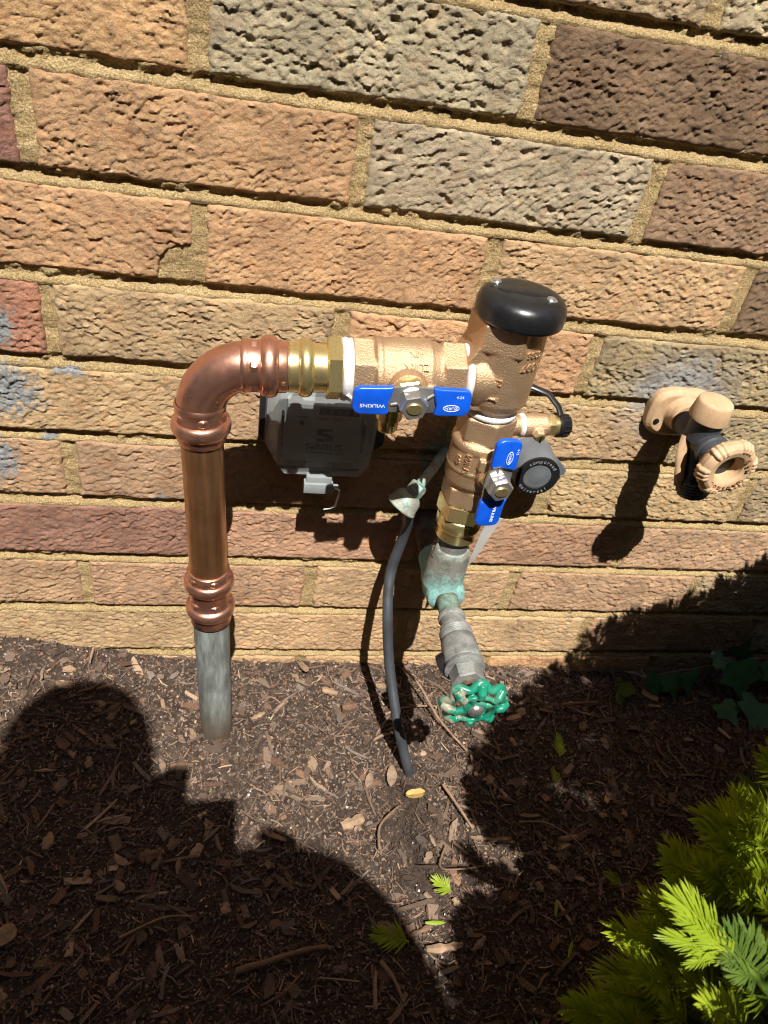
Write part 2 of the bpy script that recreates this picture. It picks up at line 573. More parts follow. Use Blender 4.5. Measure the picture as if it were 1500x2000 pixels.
def m_leafy(name, c1, c2, tr=.4, rough=.4, sc=30):
    t = NT(name)
    c = t.mix(t.ramp(t.noise(sc, 3, .6, 'Geo'), [(.35, (0, 0, 0)), (.65, (1, 1, 1))]), c1, c2)
    t.set(base=c, rough=rough, spec=.4)
    tl = t.new('ShaderNodeBsdfTranslucent'); t.l(c, tl.inputs[0])
    mx = t.new('ShaderNodeMixShader'); mx.inputs[0].default_value = tr
    t.l(t.b.outputs[0], mx.inputs[1]); t.l(tl.outputs[0], mx.inputs[2]); t.l(mx.outputs[0], t.out.inputs[0])
    return t.m


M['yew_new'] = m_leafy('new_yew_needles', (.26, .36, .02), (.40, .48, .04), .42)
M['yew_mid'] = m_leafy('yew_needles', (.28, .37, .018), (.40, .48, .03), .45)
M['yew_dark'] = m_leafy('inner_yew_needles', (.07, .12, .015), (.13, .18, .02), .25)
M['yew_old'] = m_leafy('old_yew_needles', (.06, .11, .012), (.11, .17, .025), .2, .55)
M['ivy'] = m_leafy('ivy_leaf', (.035, .13, .04), (.07, .19, .07), .2, .5, 60)
M['seedling'] = m_leafy('seedling_leaf', (.10, .17, .02), (.18, .24, .03), .35)
M['twig'] = m_simple('twig_bark', (.16, .10, .06), .85, 0, .3, 200, 800, .4, .0006)
M['stick'] = m_simple('dry_stick', (.24, .15, .09), .85, 0, .3, 200, 800, .4, .0006)
M['chip_yellow'] = m_simple('ochre_chip', (.42, .27, .085), .8, 0, .3, 150, 600, .5, .0008)
M['chip_tan'] = m_simple('tan_chip', (.25, .165, .10), .85, 0, .35, 150, 600, .5, .0008)
M['chip_brown'] = m_simple('brown_chip', (.13, .075, .045), .85, 0, .35, 150, 600, .5, .0008)
M['dry_leaf'] = m_simple('dry_leaf', (.22, .15, .10), .8, 0, .3, 150, 600, .3, .0006)


def m_soil():
    t = NT('dark_soil')
    c = t.ramp(t.noise(120, 5, .7, 'Geo'), [(.3, (.030, .021, .016)), (.55, (.075, .054, .042)), (.75, (.13, .098, .076))])
    t.set(base=c, rough=.97, spec=.15)
    t.bump(t.noise(700, 5, .75, 'Geo'), .9, .003)
    return t.m


def m_mulch():
    t = NT('shredded_mulch')
    a = t.new('ShaderNodeAttribute'); a.attribute_name = 'tint'
    g = t.ramp(t.noise(700, 4, .7, 'Geo'), [(.3, (.7, .7, .7)), (.7, (1.25, 1.25, 1.25))])
    t.set(base=t.mix(1.0, a.outputs['Color'], g, 'MULTIPLY'), rough=.9, spec=.2)
    t.bump(t.noise(900, 3, .7, 'Geo'), .5, .0008)
    return t.m


M['soil'] = m_soil()
M['mulch'] = m_mulch()

# ------------------------------------------------------------------ ground


def zground(x, y):
    zw = np.interp(x, [-300, -57, 20, 120, 380, 505, 670, 900], [-492, -497, -517, -529, -536, -545, -553, -556])
    d1 = ((x - 122) ** 2 + (y + 88) ** 2) / 900.0
    d2 = ((x - 301) ** 2 + (y + 138) ** 2) / 300.0
    return -534 + (zw + 534) * np.exp(np.minimum(y, 0) / 62.0) + 9 * np.exp(-d1) + 6 * np.exp(-d2)


def zrough(x, y):
    return 5.0 * fbm(x / 60., y / 60., 5, 3) + 4.0 * fbm(x / 16., y / 16., 9, 4, .6)


def axis_pts(a, b, step, far):
    inner = np.arange(a, b + step, step)
    g = np.array([8, 25, 60, 150, 400, 1000, 2500, 7000, 20000, 60000]) * far
    return np.concatenate([a - g[::-1], inner, b + g])


gx = axis_pts(-260, 900, 3.0, 1.0)
gy = axis_pts(-640, 24, 3.0, 1.0)
X, Y = np.meshgrid(gx, gy)
inside = (X > -270) & (X < 910) & (Y > -650)
Z = zground(np.clip(X, -300, 900), Y) + np.where(inside, zrough(X, Y), 0)
nx, ny = len(gx), len(gy)
idx = np.arange(nx * ny).reshape(ny, nx)
F = np.stack([idx[:-1, :-1], idx[:-1, 1:], idx[1:, 1:], idx[1:, :-1]], -1).reshape(-1, 4)
me = np_mesh('ground', np.stack([X * .001, Y * .001, (Z + GZ) * .001], -1).reshape(-1, 3), F)
ground = link('ground', me, M['soil'])
tag(ground, 'dark garden soil at the foot of the brick wall', 'ground', kind='structure')

# ------------------------------------------------------------------ brick wall
L, H = 203.2, 64.0
BL, BH = L - 10.5, H - 10.0
wall = thing('brick_wall', (300, 0, -560), 'rough textured tan and brown brick wall with sandy mortar joints', 'wall')
C = {'or': (194, 152, 106), 'gr': (180, 165, 130), 'db': (134, 107, 82), 'tn': (188, 156, 114), 'gt': (170, 148, 112), 'br': (176, 142, 108),
     'rb': (150, 112, 92), 'rd': (180, 124, 98), 'ro': (178, 140, 106), 'yt': (192, 160, 116), 'bg': (156, 126, 96)}
COLR = {(-1, 0): 'gt', (-1, 1): 'gt', (-1, 2): 'gr', (0, -.5): 'or', (0, .5): 'gr', (0, 1.5): 'db', (1, -1): 'rb', (1, 0): 'or', (1, 1): 'gr', (1, 2): 'bg',
        (2, -.5): 'or', (2, .5): 'or', (2, 1.5): 'tn', (2, 2.5): 'db', (3, -1): 'rd', (3, 0): 'tn', (3, 1): 'or', (3, 2): 'gt', (4, -.5): 'yt', (4, .5): 'tn',
        (4, 1.5): 'tn', (4, 2.5): 'gt', (5, -1): 'br', (5, 0): 'br', (5, 1): 'br', (5, 2): 'tn', (5, 3): 'gt', (6, -.5): 'rb', (6, .5): 'ro', (6, 1.5): 'ro', (6, 2.5): 'br',
        (7, -1): 'br', (7, 0): 'br', (7, 1): 'tn', (7, 2): 'ro', (7, 3): 'gt', (8, -.5): 'yt', (8, .5): 'tn', (8, 1.5): 'yt', (8, 2.5): 'br', (9, 0): 'tn', (9, 1): 'tn'}
NU, NV = 188, 56


def brick_mesh(seed, chip=None, hi=True, rough=1.0, pits=.5):
    nu, nv = (NU, NV) if hi else (14, 5)
    uu = np.linspace(0, 1, nu); vv = np.linspace(0, 1, nv)
    u, v = np.meshgrid(uu, vv)
    ox, oy = (seed * 37.7) % 997, (seed * 91.3) % 883
    x = (u - .5) * BL; y = (v - .5) * BH
    # wander of the edges
    ex = 2.2 * fbm(y / 9 + ox, y * 0 + 3.3, seed, 3); ex2 = 2.2 * fbm(y / 9 + oy, y * 0 + 8.3, seed + 1, 3)
    ey = 1.8 * fbm(x / 16 + ox, x * 0 + 5.1, seed + 2, 4); ey2 = 1.5 * fbm(x / 16 + oy, x * 0 + 1.7, seed + 3, 4)
    X = x + np.where(u < .5, ex, ex2) * np.abs(u - .5) * 2 * 1.6
    Y = y + np.where(v < .5, ey, ey2) * np.abs(v - .5) * 2 * 1.8
    # torn bark-like face: overlapping flakes whose lower lips stand proud
    wx = X + 3.4 * fbm(X / 5 + ox, Y / 5 + oy, seed + 4, 4, .65); wy = Y + 3.0 * fbm(X / 5 + oy, Y / 5 + ox, seed + 5, 4, .65)
    th = (hsh(np.array([seed]), np.array([3]), 5)[0] - .5) * .9
    sc = .85 + .5 * hsh(np.array([seed]), np.array([4]), 6)[0]
    rx_, ry_ = (wx * math.cos(th) + wy * math.sin(th)) / sc, (-wx * math.sin(th) + wy * math.cos(th)) / sc
    act = np.clip(1.0 + 1.5 * fbm(X / 26 + oy, Y / 18 + ox, seed + 21, 2), .45, 1.4)      # calmer and rougher areas
    f1, f2, dx, dy, c1, c2 = worley(rx_ / 5.4 + ox, ry_ / 4.0 + oy, seed + 6)
    hh = .85 * (c1 - .5) - 1.0 * dy * (.3 + c2) + .9 * dx * (c2 - .5)
    hh += -.35 * np.exp(-((f2 - f1) / .12) ** 2)
    f1b, f2b, dxb, dyb, c1b, c2b = worley(rx_ / 3.0 + ry_ / 9. + oy, ry_ / 2.2 - rx_ / 12. + ox, seed + 8)
    hh += .46 * (c1b - .5) - .62 * dyb * c2b + .4 * dxb * (c1b - .5)
    h = hh * act
    qx = X + 4.5 * fbm(X / 4. + oy, Y / 4. + ox, seed + 31, 3); qy = Y + 4.5 * fbm(X / 4. + ox, Y / 4. + oy, seed + 33, 3)
    g1, g2, _, _, gc, g3 = worley(qx / 13. + oy, qy / 8. + ox, seed + 15)      # torn pits
    h -= 2.0 * pits * np.clip((.10 + .24 * g3 - g1) / .16, 0, 1) * (gc > .4)
    h += 1.7 * fbm(X / 34 + ox, Y / 22 + oy, seed + 9, 2) + 1.3 * fbm(X / 3.4 + ox, Y / 2.8 + oy, seed + 10, 3, .75)
    h *= rough * .80
    # rounded arris
    de = np.minimum(np.minimum(X + BL / 2, BL / 2 - X), np.minimum(Y + BH / 2, BH / 2 - Y))
    de = np.minimum(np.minimum(u * BL, (1 - u) * BL), np.minimum(v * BH, (1 - v) * BH))
    h *= np.clip(.35 + de / 5.0, 0, 1)
    h -= 2.0 * np.clip(1 - de / 2.8, 0, 1) ** 2
    if chip:
        cx, cy, r, dep = chip
        d = np.hypot((X - cx), (Y - cy) * 1.0) + 4 * fbm(X / 8, Y / 8, seed + 12, 3)
        h -= dep * np.clip((r - d) / 3.0, 0, 1)
    P = np.stack([X, -h, Y], -1).reshape(-1, 3)
    id_ = np.arange(nu * nv).reshape(nv, nu)
    F = np.stack([id_[:-1, :-1], id_[:-1, 1:], id_[1:, 1:], id_[1:, :-1]], -1).reshape(-1, 4)
    ring = np.concatenate([id_[0, :], id_[1:, -1], id_[-1, -2::-1], id_[-2:0:-1, 0]])
    back = P[ring].copy(); back[:, 1] = 26.0
    nb = len(P); k = np.arange(len(ring)); k2 = (k + 1) % len(ring)
    FB = np.stack([ring[k2], ring[k], nb + k, nb + k2], -1)
    P = np.concatenate([P, back])
    return np_mesh('brick', P * .001, np.concatenate([F, FB]), True, 60 if hi else None)


chips = {(2, -.5): (BL / 2 - 3, -BH / 2 + 6, 20, 9), (5, 2): (-BL / 2, -BH / 2 + 4, 9, 5), (7, 1): (BL / 2, -BH / 2 + 2, 9, 4), (1, 2): (-BL / 2, BH / 2, 6, 4)}
low = [brick_mesh(900 + i, None, False) for i in range(4)]
for m_ in low: m_.materials.append(M['brick'])
nb = 0
for k in range(-6, 11):
    off = 0 if k % 2 else .5
    for j in range(-4, 8):
        n = j + off
        xc = (n + .5) * L; zc = -H * k + BH / 2
        if k <= 8 and k >= -1:
            xl = np.interp(k, [-1, 9], [-110, -160]); xr = np.interp(k, [-1, 9], [540, 870])
        else: xl, xr = 1, 0
        if k == 9: xl, xr = -60, 760
        hi = xl < xc < xr
        if k >= 10: continue
        n_key = n if n != int(n) else int(n)
        cname = COLR.get((k, n_key), random.choice(['or', 'gr', 'tn', 'gt', 'br', 'rb', 'ro', 'yt', 'bg']))
        c = srgb(*C[cname], 1.16)
        lum = .3 * c[0] + .6 * c[1] + .1 * c[2]; c = tuple(lum + (q - lum) * .9 for q in c[:3])
        k_ = random.uniform(.92, 1.08); jit = [k_ * random.uniform(.97, 1.03) for _ in range(3)]
        if hi: me = brick_mesh(1000 + (k + 10) * 40 + j, chips.get((k, n_key)), True, {'gr': 1.15, 'gt': 1.1}.get(cname, 1.0), {'gr': 1.25, 'gt': 1.0, 'db': 1.0}.get(cname, .6))
        else: me = low[(k * 7 + j) % 4]
        o = link('brick', me, M['brick'], wall)
        o.location = V(xc + random.uniform(-1, 1), random.uniform(-.6, .5), zc + random.uniform(-.6, .6)) - ORG[wall.name]
        o.rotation_euler = (0, math.radians(random.uniform(-.25, .25)), 0)
        o.color = (c[0] * jit[0], c[1] * jit[1], c[2] * jit[2], 1)
        nb += 1
# farther out: the rest of the wall, joined
mb = MB()
for k in range(-30, 11):
    off = 0 if k % 2 else .5
    for j in range(-14, 18):
        if -6 <= k <= 9 and -4 <= j < 8: continue
        xc = (j + off + .5) * L; zc = -H * k + BH / 2
        mb.box((xc, 9 + random.uniform(-.5, .5), zc), (BL, 20, BH))
o = mb.build('brick', M['brick'], wall, smooth=False)
o['kind'] = 'stuff'; o.color = srgb(170, 130, 92, .8)

# mortar sheet: flush with the top edge of the brick below, raked back under the brick above
xs = np.arange(-200, 860, 2.1); zs = np.arange(-600, 130, 1.75)
X, Zm = np.meshgrid(xs, zs)
kk = np.floor(-Zm / H) + 1           # course index counted from bed joint
ph = (Zm + H * np.ceil(-Zm / H)) if False else np.mod(Zm, H)     # 0 at bottom arris of a course
# bed joint spans ph in [BH, H] : below the next course's arris
tj = np.clip((ph - BH) / (H - BH), 0, 1)
inbed = ph > BH - .8
_s = np.clip((tj - .12) / .5, 0, 1)
dep = np.where(inbed, .7 + 4.9 * _s * _s * (3 - 2 * _s), 2.2)
dep = dep + 1.4 * fbm(X / 22., Zm / 9., 61, 4, .6) * 2 + 3.0 * fbm(X / 4.6, Zm / 4.2, 64, 3, .7)
gr = np.clip(fbm(X / 60., Zm / 20., 71, 2) * 6 - .6, 0, 1)
dep = np.where(inbed, dep - gr * 2.2 * tj, dep)
dep = np.where(inbed, dep - np.clip(fbm(X / 7., Zm / 5., 81, 3, .6) * 13 - .2, 0, 4.8) * np.clip(tj * 1.4, 0, 1), dep)
dep = np.clip(dep, .3, 10)
# nothing but the joints near the face: the sheet dives behind the bricks
_k = np.floor(-Zm / H).astype(int) + 1
_o = np.where(_k % 2 == 0, .5, 0.0)
_dx = np.abs(np.mod(X / L - _o + .5, 1.0) - .5) * L
behind = (ph < BH - 4) & (ph > 3.5) & (_dx > 9.5)
behind &= ~((_k == 2) & (X > L * .5 - 34) & (X < L * .5))
dep = np.where(behind, 17.0, dep)
nx, nz = len(xs), len(zs)
idx = np.arange(nx * nz).reshape(nz, nx)
F = np.stack([idx[:-1, :-1], idx[:-1, 1:], idx[1:, 1:], idx[1:, :-1]], -1).reshape(-1, 4)
P = np.stack([X, dep, Zm], -1).reshape(-1, 3) * .001 + np.array([0, 0, GZ * .001]) - np.array(ORG[wall.name])
o = link('mortar', np_mesh('mortar', P, F), M['mortar'], wall)
mb = MB()
mb.box((500, 40, 650), (7000, 58, 2500))
mb.build('mortar', M['mortar'], wall, smooth=False)

# ------------------------------------------------------------------ copper riser
I0 = Vector((106.5, -85, -144.5)); UP = Vector((-.041, 0, .999)); HD = Vector((.9989, 0, .047))
DN = -UP
riser = thing('copper_riser', (122.3, -85, -533), 'bright copper pipe rising from the mulch with press fittings and a ninety degree elbow', 'pipe')
MB().lathe(I0, DN, [(226, 14.3), (300, 14.3), (420, 14.3)], 48).build('lower_pipe', M['old_copper'], riser)
MB().lathe(I0, DN, [(45, 14.2), (110, 14.2), (178, 14.2)], 48).build('upper_pipe', M['copper_pipe'], riser)


def bead(s0, rb, w, r):      # profile pieces for a press bead
    return [(s0 + w * math.sin(t), r + (rb - r) * max(0, math.cos(t))) for t in [-1.57, -1.2, -.8, -.4, 0, .4, .8, 1.2, 1.57]]


hexs = MB()
hexs.hexa(I0, DN, 174.5, 180, 17.6, rot=.2, ch=1.2).hexa(I0, DN, 201, 207, 17.4, rot=.2, ch=1.2)
hexs.build('crimp_ring', M['copper'], riser, bev=.7, sharp=25)
cp = [(172.5, 15.0), (173.2, 15.9), (179, 15.9)] + bead(186, 19.3, 5.2, 16.2) + [(192.5, 15.6), (199.5, 15.4), (200.5, 15.4), (207, 15.6)] + bead(213.5, 19.3, 5.2, 16.2) + [(220, 16.0), (228, 16.0), (229, 15.0)]
MB().lathe(I0, DN, cp, 64).build('coupling', M['copper'], riser, sharp=60)
# elbow
mb = MB()
R = 33.0
path = []; rad = []
ctr = I0 + DN * R + HD * R
for i in range(19):
    a = math.pi / 2 * i / 18
    path.append(ctr - HD * R * math.cos(a) + UP * R * math.sin(a)); rad.append(15.7)
mb.tube(path, rad, 64, cap=False)
sock = [(26, 15.7), (28, 16.9), (30, 16.6), (31, 16.3), (36.5, 16.3)] + bead(43.5, 19.6, 5.3, 16.6) + [(49.5, 16.4), (53.5, 16.3), (55, 15.6), (55, 14.6)]
mb.lathe(I0, DN, sock, 64, cap=False)
mb.lathe(I0, HD, sock, 64, cap=False)
el = mb.build('elbow', M['copper'], riser, sharp=60)
hexs = MB()
hexs.hexa(I0, DN, 31, 37.5, 18.0, rot=.35, ch=1.2).hexa(I0, HD, 31, 37.5, 18.0, rot=.6, ch=1.2)
hexs.build('crimp_ring', M['copper'], el, bev=.7, sharp=25)
for i, ch in enumerate('JPGMESCA'):
    a = math.radians(24 + i * 8.2)
    cdir = -HD * math.cos(a) + UP * math.sin(a)          # from the bend centre outwards
    tdir = HD * math.sin(a) + UP * math.cos(a)
    nrm = (Vector((0, -1, 0)) - cdir * .62).normalized()
    put_text('stamped_letters', ch, 3.4, ctr + cdir * R + nrm * 15.75, tdir, nrm.cross(tdir), M['copper_pipe'], el, .08)
put_text('stamped_letters', 'N', 3.4, I0 + HD * 52.5 + Vector((0, -16.5, -3)), (0, .15, .99), (-1, 0, 0), M['brass'], el, .1)

# ------------------------------------------------------------------ backflow preventer
bfp = thing('backflow_preventer', (301, -83, -275), 'cast bronze backflow preventer with black bonnet cap and two blue handled shutoff valves', 'backflow preventer')
PI2 = math.pi / 6
# brass press adapter
ad = [(50, 14.4), (55.2, 14.4), (55.6, 15.8), (61, 15.8)] + bead(66, 18.6, 4.4, 16) + [(71, 15.4), (79, 15.2)]
a_ = MB().lathe(I0, HD, ad, 64).hexa(I0, HD, 79, 89, 20.2, rot=.30).build('press_adapter', M['brass'], bfp, sharp=40)


def ring_text(name, txt, size, s, r, ang0, mat, par, ext=.25, up=1):
    """letters wrapped on the horizontal run, upside down like the casting"""
    def w(v):
        a = ang0 + v.y * up / r
        rr = r + v.z
        p = I0 + HD * (s + v.x * up)
        return p + Vector((0, -math.cos(a), 0)) * rr + Vector((0, 0, 1)) * math.sin(a) * rr
    return put_text(name, txt, size, (0, 0, 0), (1, 0, 0), (0, 1, 0), mat, par, ext, warp=w)


ring_text('stamped_letters', '502N', 3.6, 75.3, 15.3, -.25, M['dark_print'], a_, .08)
tp = [(88.5, 17.5), (89, 19.6), (91, 20.2), (93, 19.4), (95, 19.8), (95.5, 17)]
MB().lathe(I0, HD, tp, 40).build('thread_tape', M['tape'], bfp, sharp=80)
mb = MB()                                   # loose tail of tape
for i in range(5):
    c = I0 + HD * (92 + 1.2 * i) + Vector((0, -17 + .8 * i, -9 - 1.6 * i))
    mb.tube([c, c + Vector((1.5 + i * .5, -2.6, 1.0)), c + Vector((3 + i * .3, -1.6, -2.5)), c + Vector((1, 0, -4))], [.9, 1.2, 1.0, .4], 8, flat=(1, .35))
mb.build('tape_tail', M['tape'], bfp, sharp=80)

# upper shutoff valve
mb = MB()
mb.hexa(I0, HD, 94.5, 109, 21.3, rot=.42)
mb.lathe(I0, HD, [(107, 17), (109.5, 21.4), (112.5, 21.8), (113.5, 20.8), (120, 21.2), (121, 21.6), (133, 21.8), (144.5, 21.2), (145.5, 20.4), (150, 18.5), (153, 18)], 48)
mb.hexa(I0, HD, 152, 168, 20.8, rot=.42)
SX = 235.2; SZ = -138.8
mb.lathe((SX, -90, SZ), (0, -1, 0), [(0, 17), (8, 15), (13, 12.6), (22, 11.6)], 40)
mb.box((SX + 13, -104, SZ - 1), (11, 14, 7))
mb.lathe((SX - 4, -85, SZ - 10), (0, 0, -1), [(0, 11), (14, 10.5)], 32)
v1 = mb.build('upper_shutoff_valve', M['bronze'], bfp, remesh=.75, sm=3)
ring_text('cast_letters', 'ZURN', 6.2, 133, 21.9, .62, M['bronze'], v1, .9, -1)
ring_text('cast_letters', '40X', 5.2, 133, 21.8, .98, M['bronze'], v1, .9, -1)
ring_text('cast_letters', 'SR', 4.0, 160, 19.5, .62, M['bronze'], v1, .4, -1)
MB().lathe((SX - 4, -85, SZ - 10), (0, 0, -1), [(12, 8.2), (13, 9.2), (24, 9.2), (25, 7.6), (33, 7.2), (34, 6.6)], 32).build('test_plug', M['brass'], v1, sharp=40)
MB().hexa((SX, 0, SZ), (0, -1, 0), 110, 118.5, 11.5, rot=.2).build('packing_nut', M['brass'], v1, sharp=30)
h2 = MB().lathe(I0, HD, [(167.5, 17), (168, 19.0), (170, 20), (172.5, 19.2), (173, 16)], 40)
h2.tube([I0 + HD * 170 + Vector((0, -18, -8)), I0 + HD * 169 + Vector((0, -19, -14)), I0 + HD * 169.6 + Vector((0, -18.5, -20))], [1.6, 1.0, .5], 8, flat=(1, .4))
h2.build('thread_tape', M['tape'], bfp, sharp=80)

# bonnet body
AX = Vector((301, -83, 0))
mb = MB()
mb.lathe(AX, (0, 0, -1), [(97, 22.6), (104, 22.8), (112, 23.2), (150, 22.6), (154.5, 20.8), (158, 17.5)], 64)
mb.lathe(I0, HD, [(172, 19.5), (176, 20.5), (195, 20)], 48)
mb.hexa(AX + Vector((-3, 0, 0)), (0, 0, -1), 95, 114, 25.5, rot=.35)
fn = lambda a, b, d: Vector((a, d, b))
mb.prism([(272.5, -122), (283, -100), (300, -100), (300, -155), (284, -156.5), (273.5, -152)], fn, -83 - 16, -83 + 16)
mb.lathe(AX, (0, 0, -1), [(150, 17.5), (166, 17.2)], 40)
bd = mb.build('valve_body', M['bronze'], bfp, remesh=.75, sm=4)


def cyl_text(txt, size, ang, z, r, par, ext=.6, flip=True, ax=AX, mat='bronze'):
    sg = -1 if flip else 1
    def w(v):
        a = ang + sg * v.x / r
        rr = r + v.z
        return Vector((ax.x + math.sin(a) * rr, ax.y - math.cos(a) * rr, z + sg * v.y))
    return put_text('cast_letters', txt, size, (0, 0, 0), (1, 0, 0), (0, 1, 0), M[mat], par, ext, warp=w)


cyl_text('4097', 8.0, .52, -119, 22.9, bd, 1.0)
cyl_text('0235', 6.0, .50, -110.5, 22.9, bd, 1.0)
cyl_text('ZN', 6.0, -.42, -131, 22.9, bd, 1.0)
mb = MB()
for (a0, z0, a1, z1, r) in ((-.62, -143.5, -.30, -143.5, 1.1), (-.62, -143.5, -.52, -142, 1.0), (-.62, -143.5, -.52, -145, 1.0), (-.30, -143.5, -.26, -142.3, 1.0), (-.30, -143.5, -.26, -144.7, 1.0)):
    mb.tube([Vector((AX.x + math.sin(a0 + (a1 - a0) * t) * 22.9, AX.y - math.cos(a0 + (a1 - a0) * t) * 22.9, z0 + (z1 - z0) * t)) for t in (0, .5, 1)], r, 10)
mb.build('flow_arrow', M['bronze'], bd)
# cap
cpz = -95.5
prof = [(0, 24.5), (0, 27.2), (.8, 28.2), (3, 28.6), (8, 28.6), (11, 28.0), (13.5, 26.6), (15.6, 24.2), (17, 21), (17.6, 17), (17.9, 10), (18, .5)]
cap = MB().lathe(Vector((302.5, -84, cpz)), (0, 0, 1), prof, 96).build('bonnet_cap', M['black_plastic'], bfp, sharp=50)
mb = MB()
rz = Matrix.Rotation(math.radians(-18), 3, 'Z')
mb.lathe(Vector((302.5, -84, cpz + 17.2)), (0, 0, 1), [(0, 14.5), (.8, 14.2), (1.2, 13)], 48, ell=(1.25, .62))
mb.build('raised_label', M['black_plastic'], cap)
for k, (dx, dy) in enumerate(((-15.5, 11.5), (13.5, -10.0))):
    s_ = MB().lathe(Vector((302.5 + dx, -84 + dy, cpz + 17.2)), (0, 0, 1), [(-1, 4.2), (.2, 4.2), (.3, 3.0), (.6, 2.7), (1.4, 2.4), (1.9, 1.4), (2, .2)], 24)
    s_.build('screw', M['steel'], cap)
for k, (dx, dy) in enumerate(((-20, 4), (-13.5, 4.5))):
    MB().lathe(Vector((302.5 + dx, -84 + dy, cpz + 16.4)), (0, 0, 1), [(0, 2.0), (.9, 1.7), (1.2, .4)], 16).build('raised_dot', M['black_plastic'], cap)
# under the body
MB().lathe(AX, (0, 0, -1), [(159.5, 16.5), (160.5, 18.2), (162, 18.6), (163.8, 18.4), (165, 17.0)], 48).build('thread_tape', M['tape'], bfp, sharp=80)
# lower shutoff valve
mb = MB()
mb.hexa(AX, (0, 0, -1), 164.5, 183, 20.6, rot=.45)
mb.lathe(AX, (0, 0, -1), [(181, 17), (184.5, 20.6), (186, 21.3), (189.5, 21.4), (191, 20.6), (205, 21.0), (206, 21.5), (207.5, 21.5), (208.5, 20.8), (219, 20.2), (222, 18), (226, 17)], 48)
mb.hexa(AX, (0, 0, -1), 224, 240, 19.8, rot=.45)
SD = Vector((.10, -.995, 0)).normalized(); SL = Vector((306, -83, -204))
mb.lathe(SL, SD, [(8, 16.5), (14, 14.5), (19, 12.4), (24, 11.4)], 40)
mb.box(SL + SD * 19 + Vector((-9, 0, 9)), (7, 12, 8))
v2 = mb.build('lower_shutoff_valve', M['bronze'], bfp, remesh=.75, sm=3)
mb = MB()


def leg_text(txt, size, ang, z, r):
    def w(v):
        a = ang + v.y / r
        rr = r + v.z
        return Vector((AX.x + math.sin(a) * rr, AX.y - math.cos(a) * rr, z + v.x))
    return put_text('cast_letters', txt, size, (0, 0, 0), (1, 0, 0), (0, 1, 0), M['bronze'], v2, .9, warp=w)


leg_text('ZURN', 6.2, -.62, -198.5, 21.0)
leg_text('400', 5.2, -.98, -198, 21.0)
MB().hexa(SL, SD, 21, 27, 10.5, rot=.2).build('packing_nut', M['brass'], v2, sharp=30)
MB().hexa(AX, (0, 0, -1), 239.5, 254, 19.6, rot=.30).lathe(AX, (0, 0, -1), [(253, 16.5)] + bead(260, 18.2, 6, 16.4) + [(267, 16.0), (275, 16.2), (276, 15)], 56).build('press_adapter', M['brass'], bfp, sharp=40)


def handle(name, c, xd, zd, parent, flipL, flipR, n_off=0):
    """butterfly handle: xd along its length, zd across, normal towards the viewer"""
    X = Vector(xd).normalized(); Zd = Vector(zd).normalized(); N = X.cross(Zd).normalized()
    c = Vector(c)
    f = lambda a, b, d: c + X * a + Zd * b + N * d
    pl = [(-18, -8), (-7, -8.6), (0, -9.4), (7, -8.6), (18, -8), (18, 8), (7, 9.2), (0, 9.8), (-7, 9.2), (-18, 8)]
    hd = MB().prism(pl, f, -1.1, 1.1).build(name, M['steel'], parent, bev=.5)
    for sgn in (-1, 1):
        out = [(12, 10.4), (15, 9.7), (20, 9.4), (33, 9.2), (35.6, 7.6), (36.6, 4.5), (36.8, -4), (35.4, -7.4), (32.5, -9.2), (17, -9.4), (14.0, -8.6), (15, -2), (13.5, 3)]
        if sgn < 0: out = [(-a, b) for a, b in out]
        mbg = MB().prism(out, f, -1.2, 3.3)
        mbg.build('vinyl_grip', M['blue'], hd, bev=1.3, seg=4)
    MB().tube([f(13, 4.5, 1.2), f(9, 2, 1.6)], .8, 8).tube([f(-13, -3, 1.2), f(-9, -2, 1.5)], .8, 8).build('stamped_rib', M['steel'], hd)
    MB().hexa(c, N, 1.0, 10.5, 9.0, rot=.26, ch=1.4).lathe(c, N, [(.6, 9.6), (1.6, 9.6)], 32).build('nut', M['steel'], hd, sharp=30)
    MB().lathe(c, N, [(8, 5), (11.2, 4.9), (11.5, 4.5), (11.5, .3)], 24, ell=(1.0, .75)).build('stem_end', M['brass'], hd, sharp=25)
    return hd, f, X, Zd, N


hd, f, X_, Z_, N_ = handle('handle', (SX + .5, -121, SZ), HD, (-.047, 0, .9989), v1, 1, 1)
put_text('printed_letters', 'WILKINS', 3.3, f(-24.5, -2.6, 3.4), -X_, -Z_, M['white_print'], hd, .08, sx=1.2)
put_text('printed_letters', 'ZURN', 2.5, f(24.5, -3.2, 3.4), -X_, -Z_, M['white_print'], hd, .08, sx=1.25)
put_text('printed_letters', '4-24', 2.6, f(29, 4.5, 3.4), X_, Z_, M['white_print'], hd, .05)
mb = MB()
mb.tube([f(24.5 + 5.0 * math.cos(t), -3.2 + 2.1 * math.sin(t), 3.4) for t in np.linspace(0, 2 * math.pi, 40, endpoint=False)], .22, 6, closed=True)
mb.build('printed_oval', M['white_print'], hd)
X2 = Vector((0, 0, -1)); Z2 = Vector((.995, .10, 0))
LH = SL + SD * 29.5
hd2, f, X_, Z_, N_ = handle('handle', LH, X2, Z2, v2, 1, 1)
put_text('printed_letters', 'WILKINS', 3.3, f(25, 2.4, 3.4), X_, Z_, M['white_print'], hd2, .08, sx=1.15)
put_text('printed_letters', 'ZURN', 2.5, f(-23, 2.4, 3.4), X_, Z_, M['white_print'], hd2, .08, sx=1.2)
put_text('printed_letters', '4-22', 2.6, f(-28, 7, 3.4), X_, Z_, M['white_print'], hd2, .05)
mb = MB()
mb.tube([f(-23 + 5.0 * math.cos(t), 2.4 + 2.1 * math.sin(t), 3.4) for t in np.linspace(0, 2 * math.pi, 40, endpoint=False)], .22, 6, closed=True)
mb.build('printed_oval', M['white_print'], hd2)
